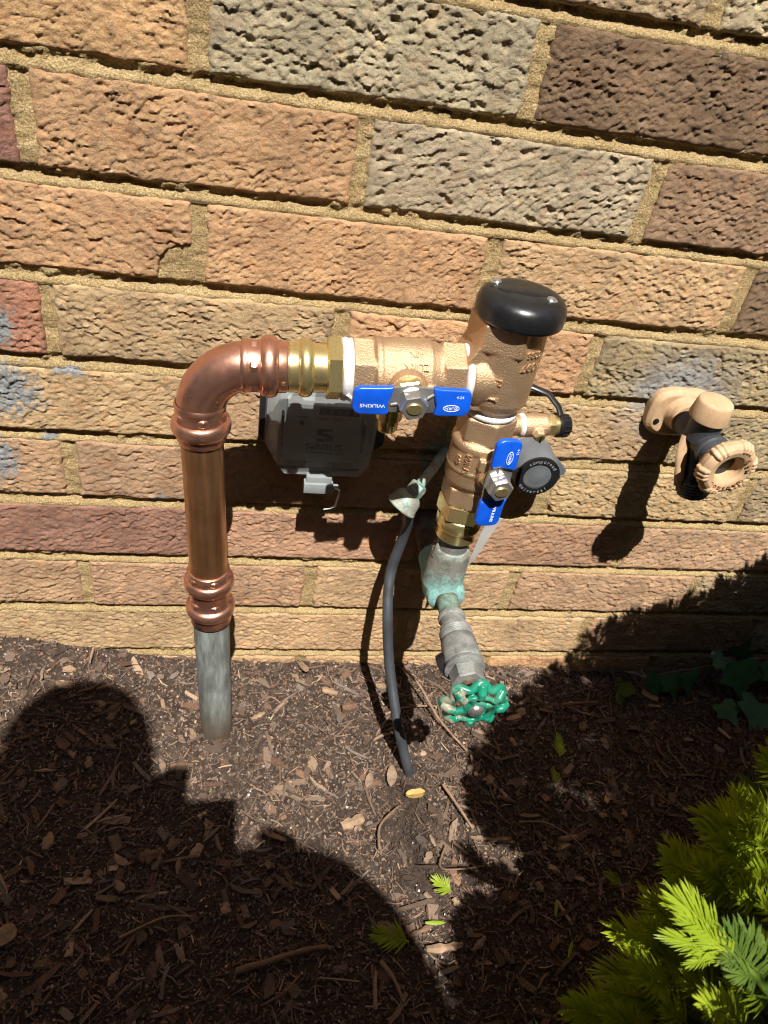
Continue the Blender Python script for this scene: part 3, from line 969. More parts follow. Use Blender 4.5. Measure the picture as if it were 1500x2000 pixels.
# test cock on the right of the leg
TC = Vector((301, -83, -176)); TX = Vector((1, 0.05, .035)).normalized()
mb = MB()
mb.lathe(TC, TX, [(14, 8.4), (24, 7.2), (27, 7.0)], 32)
mb.lathe(TC, TX, [(26, 8.0), (29, 8.6), (44, 8.4), (46, 7.4)], 36)
mb.lathe(TC + TX * 37, (.1, -1, -.25), [(4, 5.4), (10, 5.0), (12, 4.2)], 6)
tcb = mb.build('test_cock', M['bronze'], bfp, remesh=.6, sm=2)
MB().lathe(TC + TX * 37, (.1, -1, -.25), [(8, 3.6), (12.8, 3.5), (13.2, 3.0)], 20).build('cock_screw', M['brass'], tcb, sharp=30)
mb = MB(); c = TC + TX * 37 + Vector((.1, -1, -.25)).normalized() * 13.4
mb.box(c, (1.0, 1.0, 6.0)); mb.build('slot', M['dark_print'], tcb)
MB().lathe(TC, TX, [(24.6, 8.0), (27, 8.6), (28.6, 7.6)], 24).build('thread_tape', M['tape'], tcb, sharp=80)
MB().hexa(TC, TX, 45.5, 51, 8.2, rot=.5).lathe(TC, TX, [(50.5, 7.4), (53.5, 7.4)], 28).build('brass_end', M['brass'], tcb, sharp=30)
mb = MB(); mb.lathe(TC, TX, [(53, 8.6), (55.5, 8.8), (56.5, 8.2), (61, 7.6), (62.5, 6.4), (62.6, .5)], 32)
for k in range(14):
    a = 2 * math.pi * k / 14
    _, a1, b1 = frame(TX)
    d = a1 * math.cos(a) + b1 * math.sin(a)
    mb.tube([TC + TX * 56.5 + d * 8.0, TC + TX * 61.5 + d * 7.4], .8, 6)
cpb = mb.build('dust_cap', M['black_plastic'], tcb, sharp=45)
mb = MB()
mb.tube([TC + TX * 54 + Vector((0, 0, 8.4)), TC + TX * 52 + Vector((0, 4, 13)), TC + TX * 44 + Vector((0, 10, 20)), TC + TX * 32 + Vector((0, 14, 23)), TC + TX * 20 + Vector((0, 16, 21)), TC + TX * 12 + Vector((0, 16, 15))], 2.6, 12, flat=(1, .6))
mb.build('tether_strap', M['black_plastic'], tcb)

# ------------------------------------------------------------------ old tee, drain stub and stop valve
st = thing('stop_valve', (303, -85, -345), 'weathered grey and verdigris tee with a stop valve and a chipped green hand wheel', 'valve')
TA = Vector((303, 0, -333)); OUT = Vector((0, -1, 0))
MB().lathe(AX, (0, 0, -1), [(268, 12.6), (300, 12.4), (312, 12.2)], 40).build('riser_stub', M['old_pipe'], st)
mb = MB()
mb.lathe(AX, (0, 0, -1), [(288, 13.6), (292, 15.6), (310, 16.6), (328, 17), (340, 14), (346, 8)], 48)
mb.lathe(TA, OUT, [(56, 14.5), (70, 16.5), (92, 16.2), (97, 15.2), (99, 11)], 48)
mb.lathe(TA, OUT, [(46, 15), (58, 15)], 40)
mb.lathe(AX + Vector((-13.0, -4, 0)), (0, 0, -1), [(281, .6), (286, 2.0), (296, 3.0)], 12)
mb.build('tee', M['tee'], st, remesh=.8, sm=3)
MB().lathe(TA, OUT, [(-6, 12.6), (56, 12.6)], 40).build('wall_pipe', M['old_brown'], st)
MB().lathe(TA, OUT, [(94, 9.0), (119, 9.0)], 40).build('branch_pipe', M['old_brown'], st)
MB().lathe(TA, OUT, [(117, 9), (118, 11), (120.5, 11), (121.5, 9.8), (129, 9.8), (130, 11.4), (133, 11.4), (134, 10)], 40).build('reducer', M['old_pipe'], st, sharp=40)
mb = MB()
pr = [(133, 10.5)]
for i in range(5): pr += [(134 + i * 1.7, 12.2), (134.7 + i * 1.7, 12.9), (135.4 + i * 1.7, 12.2)]
pr += [(143, 13.2), (150, 13.9), (164, 14.4), (165.5, 13.6), (167, 15.2), (170, 15.4), (171, 14)]
mb.lathe(TA, OUT, pr, 48)
vb = mb.build('valve_barrel', M['old_pipe'], st, sharp=50)
MB().hexa(TA, OUT, 171, 183, 12.4, rot=.3).build('bonnet_nut', M['old_pipe'], st, sharp=30)
MB().lathe(TA, OUT, [(182, 5.5), (200, 5)], 24).build('valve_stem', M['old_brown'], st)
MB().lathe(TA + OUT * 158, (-.75, -.12, -.6), [(4, 10), (14, 10.4), (17, 10.2), (18, 8.5)], 32).build('outlet', M['black_plastic'], st, sharp=40)
WT = Vector((0, -1, -.10)).normalized()
_, wa, wb = frame(WT); WC = TA + OUT * 203
mb = MB(); pth = []
for i in range(128):
    t = 2 * math.pi * i / 128
    r = 21.2 + 2.0 * math.cos(8 * t)
    pth.append(WC + (wa * math.cos(t) + wb * math.sin(t)) * r + WT * (-3.0 - 1.6 * math.cos(8 * t)))
mb.tube(pth, 2.9, 12, closed=True)
for k in range(8):
    t = 2 * math.pi * k / 8
    d = wa * math.cos(t) + wb * math.sin(t)
    mb.tube([WC + d * 14.5 + WT * 3.2, WC + d * 19 + WT * 2.2, WC + d * 23.5 + WT * -2.2], [2.3, 3.3, 3.5], 12)
for k in range(4):
    t = 2 * math.pi * (k + .25) / 4
    d = wa * math.cos(t) + wb * math.sin(t)
    mb.tube([WC + d * 4, WC + d * 10 + WT * .8, WC + d * 16 + WT * 1.0], [3.2, 2.8, 2.6], 12)
mb.tube([WC + (wa * math.cos(t) + wb * math.sin(t)) * 14.5 + WT * 2.0 for t in np.linspace(0, 2 * math.pi, 48, endpoint=False)][6:42], 1.9, 10)
mb.lathe(WC, WT, [(-9, 6.5), (-2, 8.5), (2, 8.8), (3.2, 7.6)], 32)
t = NT('green_enamel_worn')
nn = t.noise(70, 4, .65)
cc = t.ramp(t.noise(50, 3, .6), [(.3, (.006, .13, .08)), (.7, (.012, .24, .145))])
cc = t.mix(t.ramp(nn, [(.55, (0, 0, 0)), (.62, (1, 1, 1))]), cc, srgb(156, 148, 128, .8))
cc = t.mix(t.ramp(t.noise(38, 3, .6), [(.52, (0, 0, 0)), (.7, (1, 1, 1))]), cc, srgb(92, 150, 124, .8))
t.set(base=cc, rough=.34, coat=.2)
wh = mb.build('hand_wheel', t.m, st, remesh=.55, sm=3)
MB().lathe(WC, WT, [(2.5, 5.8), (3.6, 5.8), (5.2, 5.0), (6.4, 3.2), (6.9, .4)], 28).build('wheel_screw', M['steel'], wh)

# paper tag behind the lower handle
tgp = [Vector(p) for p in ((318, -74, -262), (334, -74, -266), (331, -72, -284), (325, -76, -304), (322, -74, -321))]
mb = MB()
wv = [6, 7, 5.5, 3.5, .8]
for d in (0, .35):
    pass
vs = []
for p, w_ in zip(tgp, wv):
    for sgn in (-1, 1):
        for d in (-.18, .18): vs.append(p + Vector((sgn * w_ - 0, d + sgn * 2.0, -2 * sgn)))
fs = []
for i in range(len(tgp) - 1):
    b = i * 4
    fs += [[b, b + 4, b + 6, b + 2], [b + 1, b + 3, b + 7, b + 5], [b, b + 1, b + 5, b + 4], [b + 2, b + 6, b + 7, b + 3]]
fs += [[0, 2, 3, 1], [16, 17, 19, 18]]
mb.add(vs, fs)
o = mb.build('paper_tag', M['paper'])
tag(o, 'curled white paper tag hanging behind the lower blue handle', 'tag')

# ------------------------------------------------------------------ verdigris cup and black cable
bc = thing('ground_clamp', (282, 0, -290), 'small verdigris covered metal cup jutting from the wall above the black cable', 'pipe fitting')
A0 = Vector((292, 2, -286)); A1 = Vector((268.5, -46, -276.5))
axd = Vector((-.55, -.20, -.80)).normalized()
mb = MB()
c0 = Vector((274.5, -45, -261))
mb.hexa(c0, axd, -3, 9, 7.2, rot=.3)
mb.lathe(c0, axd, [(7, 6.5), (8.5, 9), (11, 11.0), (15, 12.0), (19, 12.6), (20.5, 13.8), (21.5, 13.6), (21.2, 12.2), (16, 10.5), (14, 8)], 40)
mb.build('cup', M['old_verd'], bc, sharp=40)
MB().tube([Vector((305, 4, -257)), Vector((293, -18, -258)), c0], 4.2, 16).build('stub', M['old_verd'], bc)
cab = [(c0 + axd * 12), Vector((270, -46, -284)), Vector((274.5, -38, -304)), Vector((274, -35, -324)), Vector((269.3, -38, -356)), Vector((267.5, -49, -375)), Vector((268, -61, -392)), Vector((271, -72, -418)), Vector((276, -88, -446)), Vector((284.5, -116, -480)), Vector((293, -128, -506)), Vector((301, -136, -530)), Vector((303, -140, -548))]


def spline(P, n):
    P = [Vector(p) for p in P]; out = []
    for i in range(len(P) - 1):
        p0, p1, p2, p3 = P[max(i - 1, 0)], P[i], P[i + 1], P[min(i + 2, len(P) - 1)]
        for k in range(n):
            t = k / n
            out.append(.5 * ((2 * p1) + (p2 - p0) * t + (2 * p0 - 5 * p1 + 4 * p2 - p3) * t * t + (3 * p1 - p0 - 3 * p2 + p3) * t ** 3))
    out.append(P[-1])
    return out


o = MB().tube(spline(cab, 6), 4.6, 20).build('cable', M['rubber'])
tag(o, 'thick dull black cable curving from the wall down into the mulch', 'cable')

# ------------------------------------------------------------------ meter readout box
mt = thing('meter_readout', (198, 0, -258), 'grey plastic water meter readout box mounted on the wall under the copper elbow', 'meter')
fn = lambda a, b, d: Vector((a, d, b))
back = [(147, -240), (160, -256), (232, -256), (247, -243), (247, -172), (147, -172)]
MB().prism(back, fn, 2, -15).build('back_plate', M['meter_black'], mt, bev=1.0)
MB().prism([(a_ + (198 - a_) * .03, b_ + (-215 - b_) * .03) for a_, b_ in [(151, -245), (163, -256), (229, -256), (240, -246), (241, -175), (151, -175)]], fn, -15.1, -19).build('inner_panel', M['meter_grey'], mt, bev=.6)
inner = [(151, -245), (163, -256), (229, -256), (240, -246), (241, -175), (151, -175)]
front = [(161, -250), (168, -260), (226, -260), (233, -251), (233, -178), (161, -178)]
reg = MB().prism([(167, -251), (223, -251), (223, -200), (167, -200)], fn, -15, -31).build('register_face', M['meter_dark'], mt, bev=.8)
MB().prism(inner, fn, -14, -37, front).build('cover', M['clear'], mt, bev=.7)
FX = Vector((1, 0, 0)); FZ = Vector((0, 0, 1))
YF = -31.2
MB().box((206, YF, -205), (30, .5, 5.6)).build('counter_window', M['dark_print'], reg)
for i, ch in enumerate('05558'):
    put_text('digit', ch, 4.6, (194.3 + i * 5.9, YF - .4, -205), FX, FZ, M['pad_print'], reg, .05)
put_text('printed_letters', 'CUBIC FEET', 4.0, (199, YF - .2, -211.6), FX, FZ, M['dark_print'], reg, .05, bold=.03)
put_text('printed_letters', 'WATER', 2.3, (178.5, YF - .2, -211), FX, FZ, M['dark_print'], reg, .05, bold=.03)
MB().prism([(178.5 + 1.7 * math.sin(t) * (1 if math.cos(t) > -2 else 1), -216.6 - 1.8 * math.cos(t) if math.cos(t) > -.3 else -216.6 - 1.8 * math.cos(t) * 1.7) for t in np.linspace(0, 2 * math.pi, 20, endpoint=False)], fn, YF, YF - .25).build('water_drop', M['dark_print'], reg)
mb = MB()
mb.prism([(190.5, -221.0), (196, -220.0), (203, -220.0), (203, -222.5), (198, -222.2), (194.5, -224.0), (198, -226.0), (196.5, -227.6), (190.5, -225.0)], fn, YF, YF - .25)
mb.prism([(203.6, -230.8), (198, -232.0), (191, -232.0), (191, -229.5), (196, -229.8), (199.4, -228.0), (196, -225.7), (197.6, -224.2), (203.6, -226.8)], fn, YF, YF - .25)
mb.build('emblem', M['dark_print'], reg)
put_text('printed_letters', 'SeNSUS', 7.6, (197, YF - .2, -237), FX, FZ, M['dark_print'], reg, .05, sx=1.15, bold=.06)
put_text('printed_letters', 'TECHNOLOGIES, INC', 2.4, (197, YF - .2, -242.5), FX, FZ, M['dark_print'], reg, .05, sx=1.25, bold=.02)
MB().box((164.2, -30, -222), (2.0, 8, 26)).box((226.5, -30, -226), (2.0, 8, 26)).box((195, -32, -256.6), (64, 2, 1.2)).box((184, -28, -256), (1.0, 8, 9)).box((207, -28, -256), (1.0, 8, 9)).build('inner_rib', M['meter_black'], mt, bev=.3)
cl = MB().box((195, -41, -262), (20, 7, 11)).box((195, -42.5, -266.5), (23, 8, 9)).build('clip', m_simple('translucent_clip', (.24, .26, .26), .35, 0, .1), mt, bev=.6)
MB().box((208.5, -41, -268), (5, 3, 5)).build('clip_eye', m_simple('clip_grey', (.30, .31, .31), .4), mt, bev=.5)
MB().tube([Vector(p) for p in ((208, -43, -267), (212.3, -43, -269), (211.8, -43, -276), (210.6, -43, -285), (206, -43, -288), (201.5, -43, -289))], [.6, 1.3, 1.6, 1.5, .7, .5], 8, flat=(1, .5)).build('seal_wire', m_simple('white_seal', (.7, .68, .68), .5), mt)

# ------------------------------------------------------------------ touch pad
tpd = thing('touch_pad', (380, 0, -258), 'round grey and black plastic meter touch pad fixed to the wall beside the lower valve', 'touch pad')
PC = Vector((379.5, 0, -256))
mb = MB()
mb.lathe(PC, (0, -1, 0), [(-2, 21.5), (5, 21), (8, 20.4), (26, 19.6), (28.2, 19), (28.6, 18)], 64)
mb.prism([(378, -240), (390, -240), (415, -263), (414.5, -268), (406, -271), (380, -274)], fn, 1, -7)
pb = mb.build('housing', M['pad'], tpd, sharp=40)
MB().lathe(PC, (0, -1, 0), [(27.5, 19.2), (29, 19.2), (29.4, 18.6), (29.4, 12.4), (28, 12), (28, 9)], 64).build('front_ring', M['black_plastic'], tpd, sharp=40)
MB().lathe(PC, (0, -1, 0), [(27, 11.6), (28.8, 11.6), (29.0, 10.8), (28.2, 7), (27.8, .3)], 48).build('button', M['pad'], tpd)
MB().tube([PC + Vector((26 + 3.0 * math.cos(t), -8.0, -9.5 + 3.6 * math.sin(t))) for t in np.linspace(0, 2 * math.pi, 24, endpoint=False)], .8, 8, closed=True).build('lug_loop', M['pad'], tpd)


def arc_text(txt, size, r, a_start, cw, par, ctr, mat, yoff, ext=.15, step=None):
    step = step or size * .72 / r
    for i, ch in enumerate(txt):
        if ch == ' ': continue
        a = a_start + (-1 if cw else 1) * i * step
        rad_ = Vector((math.cos(a), 0, math.sin(a)))
        up = rad_ if cw else -rad_
        xd = Vector((math.sin(a), 0, -math.cos(a))) if cw else Vector((-math.sin(a), 0, math.cos(a)))
        put_text('raised_letter', ch, size, ctr + rad_ * r + Vector((0, yoff, 0)), xd, up, mat, par, ext)


arc_text('compuread', 4.4, 15.5, 2.25, True, pb, PC, M['pad_print'], -29.5)
arc_text('universal', 4.4, 15.5, -2.5, False, pb, PC, M['pad_print'], -29.5)

# ------------------------------------------------------------------ wall faucet
fa = thing('wall_faucet', (497, 0, -198), 'tan and black outdoor wall faucet with a scalloped tan hand wheel', 'faucet')
FC = Vector((497, 0, -197))
mb = MB()
fl = []
for t in np.linspace(0, 2 * math.pi, 48, endpoint=False):
    r = 1.0 / ((abs(math.cos(t)) / 28) ** 3.2 + (abs(math.sin(t)) / 22) ** 3.2) ** (1 / 3.2)
    fl.append((497 + r * math.cos(t), -199 + r * math.sin(t)))
fl2 = [(497 + (a - 497) * .86, -199 + (b + 199) * .84) for a, b in fl]
mb.prism(fl, fn, 3, -6); mb.prism(fl, fn, -5.9, -9.5, fl2)
mb.lathe(FC, (0, -1, 0), [(9, 16.5), (11, 15), (15, 13.6), (20, 13.4)], 48)
fg = mb.build('flange', M['tan'], fa, remesh=.7, sm=2)
for dx, dz in ((-20, -7), (20, 5)):
    MB().lathe(Vector((497 + dx, -9, -199 + dz)), (0, -1, 0), [(0, 2.6), (1.4, 2.4), (1.6, .3)], 16).build('screw', M['dark_print'], fg)
mb = MB()
mb.lathe(FC, (0, -1, 0), [(24, 12.4), (52, 12.4), (58, 11.2), (62, 11.4), (62.5, 13.2), (66, 13.4), (67, 12), (72, 11)], 40)
mb.lathe(Vector((494, -47, -197)), (0, -.05, 1), [(0, 12.5), (22, 13.0)], 40)
mb.build('body', M['rubber'], fa, sharp=40)
MB().lathe(Vector((492.5, -48.5, -174)), (0, -.05, 1), [(-3, 14.4), (-3, 15.4), (-1.5, 15.6), (10.5, 13.9), (12, 13.3), (12.8, 12.2), (13.1, .4)], 48).build('vacuum_breaker_cap', M['tan'], fa, sharp=40)
SP = Vector((498, -50, -205)); SDn = Vector((.20, -.12, -1)).normalized()
pr = [(-4, 10.5), (24, 10.5), (27, 11.5)]
for i in range(5): pr += [(28 + i * 2.6, 12.4), (29 + i * 2.6, 13.4), (30 + i * 2.6, 12.4)]
pr += [(42, 12.2), (42.5, 10)]
MB().lathe(SP, SDn, pr, 40).build('spout', M['black_plastic'], fa, sharp=40)
MB().tube(spline([Vector((484, -46, -196)), Vector((483.5, -50, -210)), Vector((487, -53, -226)), Vector((491, -54, -238))], 5), [5] * 8 + [4.4] * 8, 14, flat=(1, .6)).build('side_arm', M['tan'], fa)
HC = FC + Vector((0, -87, 0)); HX = Vector((.10, -1, -.04)).normalized()
MB().lathe(FC, (0, -1, 0), [(66, 9.5), (80, 9.5)], 32).build('stem', M['tan'], fa)
mb = MB()
mb.lathe(HC, HX, [(-9, 12), (-7, 20), (-3, 22.6), (1.5, 22.8), (5, 20.4), (6.2, 17.8), (5.4, 13.6), (4.2, 11.6), (-4.5, 10.6), (-5, .4)], 72)
_, ha, hb = frame(HX)
for g in range(6):
    for k in (-1, 0, 1):
        t = g * math.pi / 3 + k * .17 + .2
        d = ha * math.cos(t) + hb * math.sin(t)
        mb.tube([HC + d * 22.6 + HX * -3.5, HC + d * 22.9 + HX * 1.0, HC + d * 20.6 + HX * 5.2, HC + d * 18 + HX * 6.2], [1.8, 2.2, 2.0, 1.2], 10)
hw = mb.build('hand_wheel', M['tan'], fa, remesh=.5, sm=1)
for i, ch in enumerate('WOODFORD'):
    a = math.radians(-150 + i * 17)
    d = Vector((math.cos(a), 0, math.sin(a)))
    xd = Vector((-math.sin(a), 0, math.cos(a)))
    put_text('raised_letter', ch, 4.0, HC + d * 15.4 + HX * 6.1, xd, -d, M['tan_dark'], hw, .3)
for i, ch in enumerate('MFG'):
    a = math.radians(10 + i * 17)
    d = Vector((math.cos(a), 0, math.sin(a))); xd = Vector((-math.sin(a), 0, math.cos(a)))
    put_text('raised_letter', ch, 4.0, HC + d * 15.4 + HX * 6.1, xd, -d, M['tan_dark'], hw, .3)
MB().lathe(HC, HX, [(-4.6, 9.6), (-4.2, 9.6), (-4.0, .4)], 32).build('wheel_hub', m_simple('hub_black', (.02, .02, .02), .5), hw)

# ------------------------------------------------------------------ mulch
def rot_rand(n, tilt):
    """n rotation matrices: yaw anywhere, tilt up to `tilt` rad, roll anywhere"""
    ya = rng.uniform(0, 2 * np.pi, n); ti = rng.normal(0, tilt, n); ro = rng.normal(0, tilt * 1.3, n)
    cy, sy, ct, s_t, cr, sr = np.cos(ya), np.sin(ya), np.cos(ti), np.sin(ti), np.cos(ro), np.sin(ro)
    Rz = np.zeros((n, 3, 3)); Rz[:, 0, 0] = cy; Rz[:, 0, 1] = -sy; Rz[:, 1, 0] = sy; Rz[:, 1, 1] = cy; Rz[:, 2, 2] = 1
    Ry = np.zeros((n, 3, 3)); Ry[:, 0, 0] = ct; Ry[:, 0, 2] = s_t; Ry[:, 2, 0] = -s_t; Ry[:, 2, 2] = ct; Ry[:, 1, 1] = 1
    Rx = np.zeros((n, 3, 3)); Rx[:, 1, 1] = cr; Rx[:, 1, 2] = -sr; Rx[:, 2, 1] = sr; Rx[:, 2, 2] = cr; Rx[:, 0, 0] = 1
    return Rz @ Ry @ Rx


BOXF = np.array([[0, 1, 3, 2], [4, 6, 7, 5], [0, 4, 5, 1], [2, 3, 7, 6], [0, 2, 6, 4], [1, 5, 7, 3]])
BOXV = np.array([[sx, sy, sz] for sx in (-.5, .5) for sy in (-.5, .5) for sz in (-.5, .5)])
# three-station bent strip, 12 verts
STV = np.array([[sx, sy, sz] for sx in (-.5, 0, .5) for sy in (-.5, .5) for sz in (-.5, .5)])
STF = np.array([[0, 1, 3, 2], [8, 10, 11, 9]] + [f for b in (0, 4) for f in ([b, b + 4, b + 5, b + 1], [b + 2, b + 3, b + 7, b + 6], [b, b + 2, b + 6, b + 4], [b + 1, b + 5, b + 7, b + 3])])
PAL = np.array([[.078, .056, .043], [.105, .077, .058], [.14, .104, .079], [.18, .132, .098], [.25, .18, .125], [.115, .07, .05], [.165, .10, .068], [.13, .11, .095], [.33, .24, .16]])
PW = np.array([.22, .22, .16, .10, .05, .09, .05, .09, .02])


def scatter(n, size_fn, base, faces, tilt, bend=0, lift=(0, 3), taper=.3, region=(-180, 820, -360, 6), wood=1.0):
    x = rng.uniform(region[0], region[1], n); y = rng.uniform(region[2], region[3], n)
    s = size_fn(n)
    v = np.repeat(base[None], n, 0).copy()
    v += rng.uniform(-.16, .16, v.shape) * np.array([1, 1, .5])
    v[:, :, 1] *= 1 - taper * np.abs(v[:, :, 0]) * 2 * rng.uniform(0, 1.6, (n, 1))
    v = v * s[:, None, :]
    if bend: v[:, :, 2] -= (np.abs(v[:, :, 0]) * rng.uniform(-bend, bend, (n, 1))); v[:, :, 1] += np.abs(v[:, :, 0]) * rng.uniform(-bend, bend, (n, 1))
    v = np.einsum('nij,nkj->nki', rot_rand(n, tilt), v)
    z = zground(x, y) + zrough(x, y) + rng.uniform(lift[0], lift[1], n)
    # riser, cable clear of the biggest pieces
    v += np.stack([x, y, z], -1)[:, None, :]
    m = len(base)
    F = (faces[None] + (np.arange(n) * m)[:, None, None]).reshape(-1, 4)
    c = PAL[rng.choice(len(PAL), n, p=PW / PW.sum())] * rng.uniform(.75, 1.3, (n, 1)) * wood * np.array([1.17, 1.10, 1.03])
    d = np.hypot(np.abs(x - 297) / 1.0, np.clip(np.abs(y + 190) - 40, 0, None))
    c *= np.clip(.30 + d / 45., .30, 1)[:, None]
    return v.reshape(-1, 3), F, np.repeat(c, m, 0)


def sz(lo, hi, wl, wh, tl, th):
    return lambda n: np.stack([rng.uniform(lo, hi, n) * rng.uniform(.5, 1, n), rng.uniform(wl, wh, n), rng.uniform(tl, th, n)], -1)


parts = [scatter(42000, sz(.8, 3.8, .7, 2.8, .5, 2.0), BOXV, BOXF, .5, 0, (-.6, 1.6)),
         scatter(10500, sz(3.5, 16, .4, 1.3, .3, .9), STV, STF, .22, .25, (-.3, 3.5)),
         scatter(1000, sz(7, 24, 2.5, 8.0, .8, 2.8), STV, STF, .22, .12, (-.8, 3.0)),
         scatter(420, sz(14, 42, 1.2, 3.5, .8, 2.2), STV, STF, .15, .2, (.5, 4.0))]
w_ = scatter(260, sz(.8, 2.6, .8, 2.0, .6, 1.6), BOXV, BOXF, .5, 0, (1, 3)); parts.append((w_[0], w_[1], np.full_like(w_[2], .42)))
Vs, Fs, Cs, n0 = [], [], [], 0
for v, F, c in parts:
    Vs.append(v); Fs.append(F + n0); Cs.append(c); n0 += len(v)
Vs = np.concatenate(Vs); Fs = np.concatenate(Fs); Cs = np.concatenate(Cs)
Vs = Vs * .001 + np.array([0, 0, GZ * .001])
me = np_mesh('mulch', Vs, Fs, False)
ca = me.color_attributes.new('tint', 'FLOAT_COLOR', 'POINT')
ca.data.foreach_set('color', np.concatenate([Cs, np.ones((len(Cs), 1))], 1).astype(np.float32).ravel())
o = link('mulch', me, M['mulch'])
tag(o, 'shredded brown bark mulch spread over the soil', 'mulch', kind='stuff')


def zg(x, y):
    a, b = np.array([float(x)]), np.array([float(y)])
    return float(zground(a, b)[0] + zrough(a, b)[0])


def piece(name, x, y, ln, wd, th, yaw, mat, label, cat, group=None, lift=3.0, tilt=(0, 0), leaf=False, curl=.1):
    z = zg(x, y) + lift
    o = thing(name, (x, y, z), label, cat, group) if False else None
    n = 9
    R = Matrix.Rotation(math.radians(yaw), 3, 'Z') @ Matrix.Rotation(math.radians(tilt[0]), 3, 'Y') @ Matrix.Rotation(math.radians(tilt[1]), 3, 'X')
    vs, fs = [], []
    for i in range(n):
        t = i / (n - 1) - .5
        w = wd / 2 * (math.sqrt(max(.02, 1 - (2 * t) ** 2)) if leaf else (1 - .35 * abs(2 * t) ** 3)) * (random.uniform(.88, 1.1) if leaf else random.uniform(.62, 1.2))
        for sgn, zz in ((-1, 0), (1, 0), (1, th), (0, th * (1.4 if not leaf else .4)), (-1, th)):
            p = Vector((t * ln + random.uniform(-.2, .2), sgn * w + curl * ln * (2 * t) ** 2 * .3, zz + curl * ln * (.25 - t * t) + random.uniform(-.1, .1) * th + (abs(sgn) * wd * .12 if leaf else 0)))
            vs.append(Vector((x, y, z)) + R @ p)
    for i in range(n - 1):
        for k in range(5):
            k2 = (k + 1) % 5
            fs.append([i * 5 + k, i * 5 + k2, (i + 1) * 5 + k2, (i + 1) * 5 + k])
    fs += [[4, 3, 2, 1, 0], [(n - 1) * 5 + k for k in range(5)]]
    mb = MB(); mb.add(vs, fs)
    o = mb.build(name, mat, None, sharp=50, smooth=leaf)
    return tag(o, label, cat, group)


piece('bark_chip', 302, -158, 18, 8, 3, 5, M['chip_yellow'], 'bright ochre yellow bark chip lying just below the end of the black cable', 'bark chip', lift=8, leaf=True)
piece('bark_chip', 243, -180, 21, 10, 2.5, 20, M['chip_tan'], 'pale tan bark flake lit by sun beside the shadow of a hand', 'bark chip', lift=4)
piece('wood_chip', 250, -62, 15, 9, 5, 12, M['chip_brown'], 'blocky red brown wood chip between the copper riser and the black cable', 'wood chip', lift=4)
piece('dry_leaf', 206, -12, 20, 9, .8, 110, M['chip_tan'], 'curled tan dry leaf resting against the wall midway between riser and cable', 'leaf', lift=6, leaf=True, tilt=(20, 20))
piece('dry_leaf', 283, -138, 22, 9, .8, 80, M['dry_leaf'], 'pointed grey brown dry leaf left of the end of the black cable', 'leaf', lift=5, leaf=True)
piece('dry_leaf', 262, -140, 16, 7, .8, 70, M['dry_leaf'], 'small brown dry leaf beside a larger one left of the cable end', 'leaf', lift=5, leaf=True)
piece('bark_chip', -22, -258, 22, 12, 3, 40, M['chip_tan'], 'large pale bark chip in shade at the left edge of the mulch', 'bark chip', lift=4)
piece('bark_chip', 112, -199, 12, 9, 3, 60, M['chip_tan'], 'tan bark chip in the shadow below the foot of the copper riser', 'bark chip', lift=4)
piece('wood_chip', 74, -203, 13, 12, 5, 15, M['chip_brown'], 'square brown wood chip in shade left of a tan chip', 'wood chip', lift=4)
piece('bark_chip', 438, -203, 19, 5, 2, 5, M['dry_leaf'], 'slender brown bark sliver in the shade under a thin arching stem', 'bark chip', lift=4)
piece('dry_leaf', 262, -268, 17, 8, .7, 140, M['dry_leaf'], 'spatula shaped dry leaf in shadow beside a fallen yew tip', 'leaf', lift=4, leaf=True)
piece('bark_chip', 306, -286, 30, 6, 2, 3, M['chip_tan'], 'long pale bark strip at the bottom of the sunlit wedge', 'bark chip', lift=4)
piece('bark_chip', 290, -272, 24, 4, 1.5, 20, M['chip_brown'], 'red brown bark sliver below a single yellow green needle', 'bark chip', lift=4)
piece('bark_chip', 160, -70, 14, 5, 2, 30, M['chip_tan'], 'light tan bark chip just right of the foot of the copper riser', 'bark chip', lift=4)
piece('bark_chip', 232, -42, 16, 7, 2.5, -20, M['chip_tan'], 'tan bark splinter in sun left of the cable shadow', 'bark chip', lift=5)


def stick(name, pts, r, mat, label, cat='stick'):
    P = [Vector((x, y, zg(x, y) + h)) for x, y, h in pts]
    sp_ = spline(P, 6)
    o = MB().tube(sp_, [r * (1 - .45 * i / len(sp_)) * random.uniform(.88, 1.1) for i in range(len(sp_))], 10).build(name, mat)
    return tag(o, label, cat)


stick('stick', [(146, -291, 6), (168, -287, 7), (196, -281, 7), (214, -279, 6)], 2.9, M['twig'], 'thick dark stick lying in shade at the bottom of the photo')
stick('twig', [(309, -22, 20), (322, -48, 24), (338, -80, 14), (362, -112, 6)], 1.5, M['stick'], 'thin tan twig leaning beside the green hand wheel')
stick('twig', [(286, -68, 6), (312, -62, 8), (340, -62, 10)], 1.3, M['stick'], 'short tan twig lying under the green hand wheel')
stick('twig', [(254, -292, 6), (262, -305, 8), (268, -320, 6)], 2.0, M['stick'], 'straight tan twig in shadow below the fallen yew tip')
stick('twig', [(264, -205, 6), (266, -186, 10), (282, -170, 9), (288, -166, 6)], 1.3, M['twig'], 'bent grey twig in sun below the black cable')
stick('twig', [(330, -150, 10), (342, -176, 11), (350, -190, 5)], 1.4, M['stick'], 'forked tan twig right of the ochre bark chip')
stick('twig', [(322, -205, 6), (313, -225, 9), (330, -230, 14), (352, -226, 10)], 1.0, M['twig'], 'curved thin twig above the small fallen yew sprig')
stick('twig', [(395, -186, 6), (420, -196, 16), (444, -224, 18), (452, -262, 6)], .9, M['stick'], 'thin arching dry twig in the shade left of the yew shrub')
stick('twig', [(480, -58, 6), (500, -56, 9), (524, -54, 8)], 2.2, M['twig'], 'dark twig lying in front of the ivy leaves')
